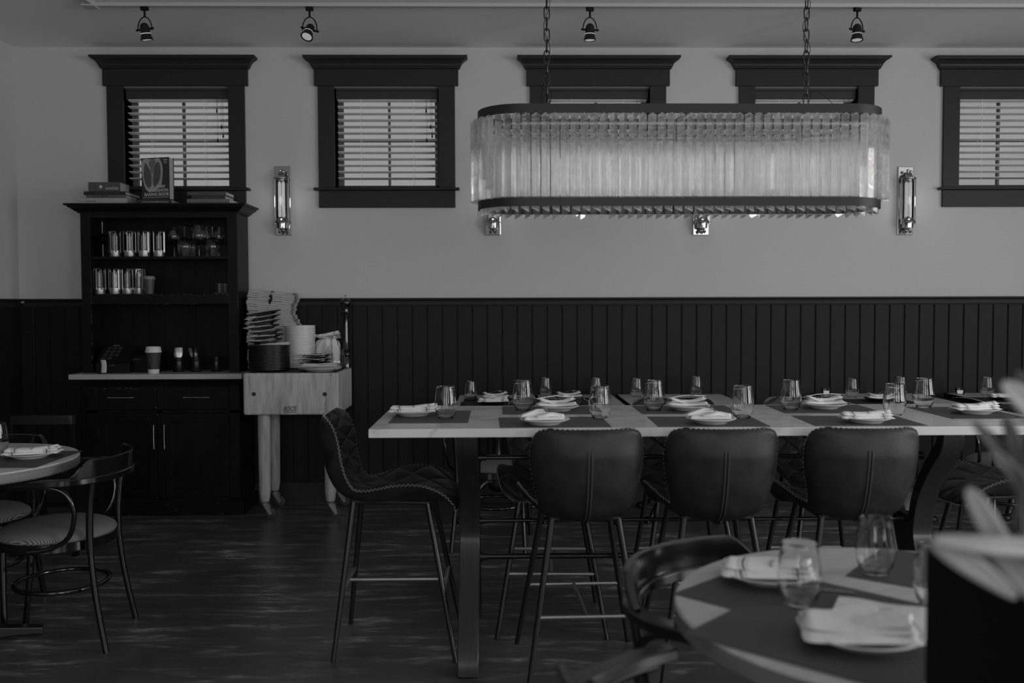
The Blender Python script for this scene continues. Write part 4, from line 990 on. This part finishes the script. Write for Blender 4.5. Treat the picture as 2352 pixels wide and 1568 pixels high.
MB().tube([(-.018+.015*cos(rad(a)), -.0335, .055+.018*sin(rad(a))) for a in range(0, 360, 15)], .0008, 4, closed=True).build('round_emblem', M_TXT2, r)
PT = Proto(MB().lathe([(0, 0), (.024, 0), (.03, .07), (.0285, .07), (.0225, .006), (0, .006)], 24).build('shot_tumbler', M_GLASS, None, smooth=True), 'glass')
for (px, y_, lab) in ((503, 6.18, 'small tumbler nearest on the right of the lower hutch shelf'), (515, 6.25, 'small tumbler behind, against the right side of the lower hutch shelf')):
    PT.put((at(px, 650, y=y_).x, y_, zs2+.0005), 0, lab, 'small tumblers')
# ---------------------------------------------------------------- on the counter
def canister():
    r = thing('cutlery_canister', '', 'canister')
    MB().lathe([(0, 0), (.034, 0), (.035, .002), (.035, .068), (.0345, .070), (.035, .072), (.035, .098), (.033, .098), (.033, .006), (0, .006)], 28).build('pot', mat('canister_black', .02, .3, metal=.6), r, smooth=30); return r
PCn = Proto(canister(), 'canister')
for i, (px, lab) in enumerate(((410, 'black canister full of forks, leftmost of three on the counter'), (450, 'middle black canister of cutlery on the counter'), (497, 'rightmost black canister on the counter in the hutch'))):
    x_ = at(px, 830, y=6.2).x; PCn.put((x_, 6.2, ZS), 0, lab, 'cutlery canisters')
    n = (7, 4, 0)[i]; rg = random.Random(i)
    for k in range(n):
        s = .75; fk = PF.put((x_-.016+.0055*k, 6.196+.004*(k % 3)-.004, ZS+.088), 0, 'fork standing upright in the %s canister' % ('leftmost' if i == 0 else 'middle'), 'forks standing in the %s canister' % ('leftmost' if i == 0 else 'middle'), rot=(rad(88), rad(rg.uniform(-6, 6) if i == 0 else rg.uniform(-22, 22)), rad(4*k if i == 0 else 50*k)), scale=(.8, .8, .8))
r = thing('card_terminal', 'black register terminal with a keypad on the counter inside the hutch', 'cash terminal', (at(268, 830, y=6.2).x, 6.2, ZS))
MB().prism([(-.10, 0), (.12, 0), (.12, .10), (.05, .17), (.035, .175), (-.08, .075), (-.10, .06)], 'x', -.10, .12).build('housing', M_BLKM, r, bevel=.005)
tl_ = math.atan2(.10, .115)
for j in range(4):
    for i in range(3):
        if j == 3 and i == 2: continue
        x_ = -.05+.037*i+ .004*j*-1+(.02 if j == 3 else 0)*0; y_ = .012-.024*j; z_ = .0755+(y_+.08)*(.10/.115)+.003
        k = MB().cbox((0, 0, 0), (.028, .022, .005)).build('key', M_KEY, r, bevel=.001); k.location = (x_, y_, z_); k.rotation_euler = (tl_, 0, 0)
MB().cbox((-.012, .032, .175), (.042, .003, .006)).build('name_bar', M_TXT2, r); MB().cbox((.01, -.1015, .05), (.03, .002, .004)).build('button_strip', M_TXT2, r)
r = thing('receipt_printer', 'black receipt printer behind the coffee cup on the counter', 'printer', (at(344, 830, y=6.26).x, 6.26, ZS))
MB().prism([(-.09, 0), (.09, 0), (.09, .13), (.0, .13), (-.075, .11), (-.09, .09)], 'x', -.08, .085).build('housing', M_BLKM, r, bevel=.006)
text('brand_lettering', 'EPSON', .016, (-.053, -.0908, .085), (rad(90), 0, 0), r, M_TXT2, world=False)
r = thing('receipt_holder', 'curled white receipt leaning by the terminal at the left of the counter', 'receipt', (at(235, 835, y=6.06).x, 6.06, ZS))
MB().grid(lambda u, v: ((v-.5)*.034+.01*(1-u), .018*sin(u*2.4)-.02*(1-u)*.3, .006+u*.082), 10, 3).build('paper', M_PAPER, r, solid=.001, smooth=True)
MB().box((-.018, -.022, 0), (.022, .02, .006)).build('base', M_BLKM, r)
# ---------------------------------------------------------------- books on the hutch
ZK = ztop
def book(px0, px1, z0, h, y0, dep, cov, lab, spine=None, page=M_PAGE):
    x0, x1 = at(px0, 440, y=y0).x, at(px1, 440, y=y0).x
    r = thing('book', lab, 'book', ((x0+x1)/2, y0+dep/2, z0), group='books on the hutch')
    t_ = min(.0025, h*.15); a, b_ = -(x1-x0)/2, (x1-x0)/2; c, d = -dep/2, dep/2
    MB().box((a, c, 0), (b_, c+.003, h)).box((a, c+.003, 0), (b_, d, t_)).box((a, c+.003, h-t_), (b_, d, h)).build('cover', cov, r)
    MB().box((a+.003, c+.0032, t_), (b_-.003, d-.004, h-t_)).build('pages', page, r)
    if spine:
        for (s_, sz, ox, oz, mm_) in spine: text('spine_lettering', s_, sz, ((x0+x1)/2+ox, y0-.0006, z0+h*oz), (rad(90), 0, 0), r, mm_)
    return r
CV = {k: cover('cover_'+k, v) for k, v in dict(white=.34, black=.012, dark=.03, grey=.07, mid=.09, tan=.16).items()}
yk = YH+.01; PXH = lambda n: n*yk/F
z = ZK; h = PXH(14.5)
book(176, 290, z, h, yk, .21, CV['white'], 'large pale book at the bottom of the left stack on the hutch', [('TABLE & THYME', .009, -.02-.05, .5, M_KEY)]); z += h+.0004; h2 = PXH(7)
book(197, 289, z, h2, yk+.002, .19, CV['mid'], 'thin book second from the bottom of the left stack', [('BEST CRAFT COCKTAILS', .009, -.035, .5, M_BLKM)]); z += h2+.0004; h3 = PXH(8)
book(192, 288, z, h3, yk, .25, CV['black'], 'black book third from the bottom of the left stack', [('FLOUR WATER SALT YEAST', .0125, .02, .5, M_TXT2)]); z += h3+.0004; h4 = PXH(21)
bk = book(203, 276, z, h4, yk+.01, .16, CV['grey'], 'dark wine encyclopedia on top of the left stack, spine reading des vins', [('des', .022, .022, .33, M_TXT), ('vins', .034, .065, .36, M_TXT), ('PETIT LAROUSSE', .010, .052, .76, M_TXT2), ('LAROUSSE', .010, -.068, .5, M_TXT2)])
MB().cbox((-.022, -.0808, h4*.5), (.036, .002, .036)).build('spine_emblem', M_TXT2, bk); MB().lathe([(0, 0), (.010, 0), (0, .002)], 14, (-.022, -.0822, h4*.5), Matrix.Rotation(rad(90), 4, 'X')).build('spine_emblem_dot', M_TXT, bk)
z = ZK; h = PXH(11)
book(312, 394, z, h, yk, .20, CV['dark'], 'lying copy of the baking book under the standing one', [('A PAIN D\'AVIGNON', .011, -.03, .5, M_TXT), ('BAKING BOOK', .012, .052, .5, M_TXT)])
# standing book, cover towards the room
zb0 = z+h+.0005; x0, x1 = at(321, 400, y=yk+.01).x, at(395, 400, y=yk+.01).x; hb = PXH(95); wb = x1-x0
r = thing('standing_book', 'baking book standing upright on the hutch, loaf of bread on its cover', 'book', ((x0+x1)/2, yk+.03, zb0), group='books on the hutch')
r.rotation_euler = (0, 0, rad(-16))
MB().box((-wb/2, -.018, 0), (wb/2, -.015, hb)).box((-wb/2, .031, 0), (wb/2, .034, hb)).box((-wb/2, -.015, 0), (-wb/2+.003, .031, hb)).build('cover', CV['dark'], r)
MB().box((-wb/2+.0035, -.0148, .003), (wb/2-.004, .0308, hb-.003)).build('pages', M_PAGE, r)
def blob(pts, y_, nm, mm_):
    P = smooth_path([Vector((a*wb, 0, b_*hb)) for a, b_ in pts], 5, closed=True); V = [(p.x, y_, p.z) for p in P]+[(p.x, -.0179, p.z) for p in P]; n = len(P)
    MB().add(V, [tuple(range(n))]+[(i, (i+1) % n, n+(i+1) % n, n+i) for i in range(n)]).build(nm, mm_, r)
blob([(-.47, .93), (-.35, .985), (-.1, .96), (.12, .985), (.22, .9), (.27, .72), (.25, .52), (.2, .34), (.05, .25), (-.05, .2), (-.25, .2), (-.38, .3), (-.46, .55), (-.49, .75)], -.0186, 'cover_photo_arms', CV['white'])
blob([(-.36, .88), (-.26, .80), (-.16, .66), (-.13, .5), (-.16, .33), (-.28, .3), (-.39, .45), (-.41, .68)], -.0190, 'cover_photo_loaf', CV['mid'])
blob([(.08, .9), (.17, .84), (.2, .66), (.16, .48), (.05, .34), (-.06, .33), (-.08, .52), (-.03, .74)], -.0190, 'cover_photo_loaf', CV['mid'])
blob([(-.12, .95), (0, .93), (.02, .82), (-.05, .7), (-.12, .62), (-.18, .76), (-.22, .9)], -.0188, 'cover_photo_shirt', CV['tan'])
for (s_, sz, ox, oz) in (('PAIN', .028, .20, .31), ('D\'AVIGNON', .027, .10, .218), ('BAKING BOOK', .0275, .045, .125)):
    text('cover_lettering', s_, sz, (ox*wb+.0, -.0195, oz*hb), (rad(90), 0, 0), r, M_TXT, world=False, bold=.0006)
text('cover_lettering', 'A', .02, (-.1*wb, -.0195, .31*hb), (rad(90), 0, 0), r, M_TXT, world=False)
text('cover_subtitle', 'A PAIN D\'AVIGNON BAKING BOOK FROM BREADS', .0085, (0, -.0195, .055*hb), (rad(90), 0, 0), r, M_TXT, world=False)
MB().box((.30*wb, -.0192, .93*hb), (.44*wb, -.0182, .95*hb)).box((.31*wb, -.0192, .89*hb), (.43*wb, -.0182, .9*hb)).box((.31*wb, -.0192, .86*hb), (.43*wb, -.0182, .87*hb)).build('author_lines', M_TXT, r)
z = ZK; h = PXH(12)
bk = book(429, 527, z, h, yk, .22, CV['tan'], 'pale checked book at the bottom of the right stack', None)
m_ = MB(); L_ = at(527, 440, y=yk).x-at(429, 440, y=yk).x
for i in range(1, 12): m_.box((-L_/2+L_*i/12-.0008, -.1106, .002), (-L_/2+L_*i/12+.0008, -.1099, h-.002))
m_.box((-L_/2, -.1106, h*.42), (L_/2, -.1099, h*.48)).build('spine_checks', CV['grey'], bk); z += h+.0004; h = PXH(8.5)
book(440, 517, z, h, yk+.004, .20, CV['dark'], 'dark book in the middle of the right stack', [('THE ART OF ALCHEMY', .010, .02, .5, M_TXT2)]); z += h+.0004; h = PXH(8)
book(430, 519, z, h, yk, .19, CV['grey'], 'dark grey book on top of the right stack', [('DID YOU EVER READ IT', .0095, 0, .5, M_KEY)])
# ================================================================= BUTCHER BLOCK
KX0, KX1, KY0, KY1, KZ = -1.612, -1.013, 5.84, 6.375, .940
r = thing('butcher_block', 'thick pale maple butcher block on four round legs with casters beside the hutch', 'butcher block', ((KX0+KX1)/2, (KY0+KY1)/2, 0))
MB().box((KX0, KY0, .675), (KX1, KY1, KZ)).build('block', M_WOOD, r, world=True, bevel=.012)
MB().box((KX0+.02, KY0+.02, KZ-.002), (KX1-.02, KY1-.02, KZ+.001)).build('worn_top', mat('stained_block_top', .02, .6), r, world=True)
for px in (583, 746): p = at(px, 905, y=KY0-.001); MB().cyl((p.x, KY0-.0015, p.z), (p.x, KY0+.01, p.z), .0135, 20).build('dowel_plug', M_WOODD, r, world=True)
p = at(665, 940, y=KY0-.001); text('stamped_lettering', 'BOOS', .042, (p.x, KY0-.0016, p.z+.004), (rad(90), 0, 0), r, M_WOODD, shear=.35, sx=.72)
MB().box((p.x-.038, KY0-.0016, p.z-.019), (p.x+.038, KY0+.001, p.z-.015)).build('stamped_line', M_WOODD, r, world=True)
for (x_, y_) in ((-1.505, 5.93), (-1.085, 5.93), (-1.53, 6.29), (-1.09, 6.29)):
    lg = MB().lathe([(.040, .675), (.040, .60), (.038, .35), (.036, .17), (.030, .125), (.027, .112), (0, .112)], 24, (x_, y_, 0)).build('leg', M_WOOD, r, world=True, smooth=True)
    c_ = MB().lathe([(.026, .112), (.030, .108), (.024, .104), (.030, .098), (.030, .092), (.012, .088), (0, .088)], 18, (x_, y_, 0)).build('caster_cup', M_BAR, r, world=True, smooth=True)
    MB().prism([(x_-.012, .090), (x_+.03, .090), (x_+.046, .03), (x_+.03, .024)], 'y', y_-.018, y_-.015).prism([(x_-.012, .090), (x_+.03, .090), (x_+.046, .03), (x_+.03, .024)], 'y', y_+.015, y_+.018).build('caster_fork', M_BAR, r, world=True)
    MB().lathe([(.012, -.012), (.026, -.012), (.0345, -.008), (.0345, .008), (.026, .012), (.012, .012)], 26, (x_+.034, y_, .0345), Matrix.Rotation(rad(90), 4, 'X'), closed=True).build('caster_wheel', M_RUB, r, world=True, smooth=30)
    MB().cyl((x_+.034, y_-.019, .0345), (x_+.034, y_+.019, .0345), .006, 8).build('caster_axle', M_BAR, r, world=True)
KT = KZ+.0012
ORD = ['', 'second', 'third', 'fourth', 'fifth', 'sixth', 'seventh']
def pos(i, n, k=6):
    """how a thing of a stack is told apart: counted from the nearer end, the middle ones cannot be told apart"""
    j = n-1-i
    if j < k: return 'topmost' if j == 0 else ORD[j]+' from the top'
    if i < k: return 'lowest' if i == 0 else ORD[i]+' from the bottom'
    return ''
def lab(i, n, what, where):
    p_ = pos(i, n); return what+' '+where+(', '+p_ if p_ else ', one of the middle ones')
PB2 = Proto(make_plate('dinner_plate', M_BPLATE, .130, True), 'plate'); PP2 = Proto(make_plate('dinner_plate', M_PLATE, .102, True), 'plate'); PB3 = Proto(make_plate('dinner_plate', M_BPLATE, .115), 'plate'); PP3 = Proto(make_plate('dinner_plate', M_PLATE, .140), 'plate')
bxp = at(619, 820, y=6.03)
for i in range(17): PB2.put((bxp.x+random.uniform(-.001, .001), 6.03, KT+.0094*i), 0, lab(i, 17, 'black plate', 'in the level stack on the butcher block'), 'level stack of black plates')
wx = at(688, 800, y=6.24).x
for i in range(29): PP2.put((wx+random.uniform(-.0012, .0012), 6.255, KT+.0097*i), 0, lab(i, 29, 'white plate', 'in the tall white stack'), 'tall stack of white plates')
def slab_napkin(name, L, D, th, mm_):
    m_ = MB(); k = 3
    for i in range(k):
        z0 = th*i/k
        def fn(u, v, z0=z0, i=i):
            q = v*2*pi; cx_, sx_ = cos(q), sin(q); e = abs(cx_)**.35*(1 if cx_ > 0 else -1)
            return ((u-.5)*L+.002*sin(3*q+i), e*D/2, z0+th/k/2+th/k*.5*(abs(sx_)**.3)*(1 if sx_ > 0 else -1)+.0012*sin(u*7+i))
        m_.grid(fn, 8, 14)
    return m_.build(name, mm_, None, smooth=50)
PS = Proto(slab_napkin('folded_napkin', .148, .155, .0145, M_NAPP), 'napkin')
rg = random.Random(11)
for c_, (xc_, n, lb) in enumerate(((-1.605, 35, 'in the left column of the napkin pile'), (-1.452, 34, 'in the right column of the napkin pile'))):
    lean = 0
    for i in range(n):
        zz = KT+.0149*i+.001; hump = (.012*sin(i*.45) if c_ else .004*sin(i*.8))+(.02*max(0, 1-abs(i-17)/7) if c_ else 0)
        PS.put((xc_+.0+hump+rg.uniform(-.005, .005)-(.03 if (c_ == 0) else 0)*(i/n)*.0, 6.292+rg.uniform(-.003, .003), zz), rad(rg.uniform(-3, 3)), lab(i, n, 'folded napkin', lb), 'napkins in the tall pile, %s column' % ('right' if c_ else 'left'), rot=(0, rad(rg.uniform(-1.2, 1.2)), rad(rg.uniform(-3, 3))))
# napkin lying on the level black stack
PN[3].put((bxp.x+.05, 6.0, KT+.0094*16+.020), rad(3), 'white napkin lying on top of the level black plate stack', scale=(.98, 1.0, .55))
zt_ = KT+.0094*16+.030
for i in range(7):
    xo = -.036+.006*sin(i*1.3)+(.010 if i < 3 else 0); tl2 = rad(-3-1.0*i)
    PB3.put((bxp.x+xo, 6.03, zt_+.0300*i), 0, 'tilted black plate with napkin, %s' % pos(i, 7, 7) if i < 6 else 'tilted black plate on the very top of the black plates, bare', 'tilted black plates with napkins' if i < 6 else None, rot=(rad(3), tl2, 0))
    if i < 6: PN[2 if i % 2 else 0].put((bxp.x+xo-.012, 5.985, zt_+.0300*i+.0095), 0, 'napkin squeezed between tilted black plates, %s' % pos(i, 6, 6), 'napkins between tilted black plates', rot=(rad(2), tl2, rad(-10+7*i)), scale=(1.05, 1.1, .5))
# front plates
fxp = at(735, 843, y=5.985).x
for i in range(2): PP3.put((fxp, 5.985, KT+.0102*i), 0, ('lower', 'upper')[i]+' of two wide white plates at the front of the butcher block', 'two wide white plates')
PN[3].put((fxp, 5.99, KT+.0305), rad(2), 'napkin folded across the wide white plates on the butcher block', scale=(1.25, 1.5, .75))
def spoon():
    m_ = MB().tube(smooth_path([(-.1, 0, .004), (-.03, 0, .008), (.045, 0, .005)], 5), [.004]*4+[.0025]*7, 8)
    m_.lathe([(0, -.003), (.012, -.002), (.019, .002), (.020, .004), (.018, .003), (.011, 0), (0, -.001)], 16, (.066, 0, .006), Matrix.Diagonal((1.35, 1, 1, 1))); return m_.build('spoon', M_SILVER, None, smooth=True)
sp_ = spoon(); sp_.location = (fxp+.085, 5.955, KT+.038); sp_.rotation_euler = (0, rad(-3), rad(6)); tag(sp_, 'spoon sticking out to the right of the wide white plates', 'spoon')
bx3 = at(722, 828, y=6.12).x
for i in range(2):
    PB3.put((bx3, 6.165, KT+.048+.030*i), 0, ('lower', 'upper')[i]+' of two black plates with napkins behind the wide white plates', 'two black plates with napkins', scale=(.93, .93, 1))
    PN[1].put((bx3-.01, 6.12, KT+.048+.030*i+.0095), 0, 'napkin on the %s black plate behind the wide white plates' % ('lower', 'upper')[i], scale=(.9, .9, .5))
PB3.put((bx3+.0, 6.165, KT+.019), 0, 'bottom black plate under the pair behind the wide white plates', scale=(.9, .9, 1.3))
# carafe, cloth bundle, pepper mill
r = thing('glass_carafe', 'round bellied clear glass carafe standing before the white cloths on the butcher block', 'carafe', (at(757, 800, y=6.16).x+.03, 6.165, KT))
MB().lathe([(0, 0), (.06, 0), (.074, .015), (.078, .045), (.070, .085), (.048, .13), (.028, .165), (.022, .20), (.024, .232), (.0225, .232), (.0205, .20), (.0265, .165), (.0465, .13), (.0685, .085), (.0765, .045), (.0725, .016), (.058, .004), (0, .004)], 40).build('carafe_body', M_GLASS, r, smooth=True)
MB().tube(smooth_path([(-.005, -.03, .22), (-.004, -.075, .2), (.0, -.085, .12), (.002, -.078, .05)], 6), .004, 8).build('pour_handle', M_GLASS, r, smooth=True)
cbx = at(752, 790, y=6.31).x
r = thing('cloth_bundle', 'crumpled bundle of white cloths behind the glass carafe', 'cloths', (cbx, 6.315, KT))
def crump(u, v):
    q = v*2*pi; ph = (u-.5)*pi; cz = cos(ph); rr = 1+.07*sin(5*q+3*u)+.05*sin(9*q-5*u)
    return (.085*cz**.4*cos(q)*rr if cz > 0 else 0, .055*(max(cz, 0)**.4)*sin(q)*rr, .10+.10*sin(ph)*(1+.03*sin(3*q)))
MB().grid(crump, 20, 36).build('cloth', M_NAPP, r, smooth=True)
PN[1].put((cbx-.005, 6.30, KT+.215), rad(4), 'upper napkin draped over the cloth bundle behind the carafe', scale=(1.0, .9, .8), rot=(0, rad(-7), rad(4)))
PN[0].put((cbx+.02, 6.29, KT+.197), rad(-8), 'lower napkin on the cloth bundle behind the carafe', scale=(.9, .9, .6))
r = thing('pepper_mill', 'very tall black turned wooden pepper mill on the butcher block corner', 'pepper mill', (at(795, 780, y=6.30).x, 6.30, KT))
MB().lathe([(0, 0), (.030, 0), (.030, .05), (.024, .06), (.022, .075), (.030, .085), (.030, .095), (.022, .11), (.027, .12), (.020, .135), (.0185, .2), (.0165, .30), (.0165, .355), (.018, .362), (.029, .368), (.030, .376), (.022, .382), (.022, .392), (0, .392)], 28).build('body', M_BLK, r, smooth=40)
MB().lathe([(0, .392), (.019, .392), (.019, .404), (.016, .408), (.026, .418), (.0335, .433), (.0335, .446), (.027, .462), (.012, .472), (0, .474)], 28).build('knob', M_BLK, r, smooth=40)
MB().lathe([(0, .474), (.004, .474), (.0055, .48), (.003, .486), (.006, .492), (0, .495)], 12).build('top_nut', M_CHROME, r, smooth=True)
# ================================================================= PLANTER AND PLANT
r = thing('planter_box', 'tall black planter box filling the lower right corner of the photo', 'planter', (.93, 1.0, 0))
MB().box((.604, .72, 0), (1.26, 1.295, 1.022)).build('box', M_BLKM, r, world=True, bevel=.004)
MB().box((.62, .735, 1.022), (1.245, 1.28, 1.032)).build('soil', M_SOIL, r, world=True)
def leaf(pl, name, pts, wid, mm_, tip=.05, tw=0, up=(0, -1, .25)):
    P = smooth_path(pts, 8); n = len(P); V = []; Fc = []; uu = Vector(up)
    for i, p in enumerate(P):
        t = i/(n-1); d = (P[min(i+1, n-1)]-P[max(i-1, 0)]).normalized(); s = d.cross(uu).normalized(); nn = s.cross(d).normalized()
        w_ = wid*(sin(pi*min(max(.12+t*.88, 0), 1))**.7)+.002
        for (k, dz) in ((-1, .35), (-.5, .1), (0, 0), (.5, .1), (1, .35)): V.append(p+s*(k*w_)+nn*(dz*w_*.5))
    for i in range(n-1):
        for j in range(4): Fc.append((i*5+j, i*5+j+1, i*5+6+j, i*5+5+j))
    return MB().add(V, Fc).build(name, mm_, pl, world=True, smooth=True, solid=.0012)
pl = thing('leafy_plant', 'blurred broad leaved plant growing from the black planter at the right edge', 'plant', (.96, 1.05, 1.032))
A = lambda px, py, y: at(px, py, y=y)
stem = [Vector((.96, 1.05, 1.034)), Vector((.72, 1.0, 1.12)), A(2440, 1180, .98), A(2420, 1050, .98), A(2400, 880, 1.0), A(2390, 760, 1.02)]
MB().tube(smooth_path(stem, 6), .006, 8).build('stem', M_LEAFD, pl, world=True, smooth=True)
leaf(pl, 'leaf', [A(2440, 1420, .98), A(2330, 1310, .97), A(2255, 1180, .96), A(2222, 1120, .96)], .0125, M_LEAF)
leaf(pl, 'leaf', [A(2470, 1300, .98), A(2370, 1262, .95), A(2260, 1252, .92), A(2140, 1237, .90)], .0085, M_LEAF)
leaf(pl, 'leaf', [A(2140, 1240, .92), A(2200, 1280, .92), A(2270, 1325, .93), A(2335, 1372, .94)], .0095, M_LEAF)
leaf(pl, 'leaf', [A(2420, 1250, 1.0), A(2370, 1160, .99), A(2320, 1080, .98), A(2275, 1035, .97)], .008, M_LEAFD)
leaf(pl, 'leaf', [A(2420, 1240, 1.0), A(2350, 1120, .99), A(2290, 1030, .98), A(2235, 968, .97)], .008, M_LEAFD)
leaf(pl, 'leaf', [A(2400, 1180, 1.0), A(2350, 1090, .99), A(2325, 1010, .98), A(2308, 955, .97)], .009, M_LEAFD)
leaf(pl, 'leaf', [A(2460, 1060, 1.0), A(2390, 960, .99), A(2345, 915, .98), A(2300, 880, .97)], .014, M_LEAF)
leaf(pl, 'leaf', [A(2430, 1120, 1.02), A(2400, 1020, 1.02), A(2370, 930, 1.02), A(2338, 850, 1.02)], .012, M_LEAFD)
leaf(pl, 'leaf', [A(2440, 1400, 1.03), A(2390, 1300, 1.03), A(2360, 1200, 1.02), A(2340, 1120, 1.02)], .012, M_LEAF)
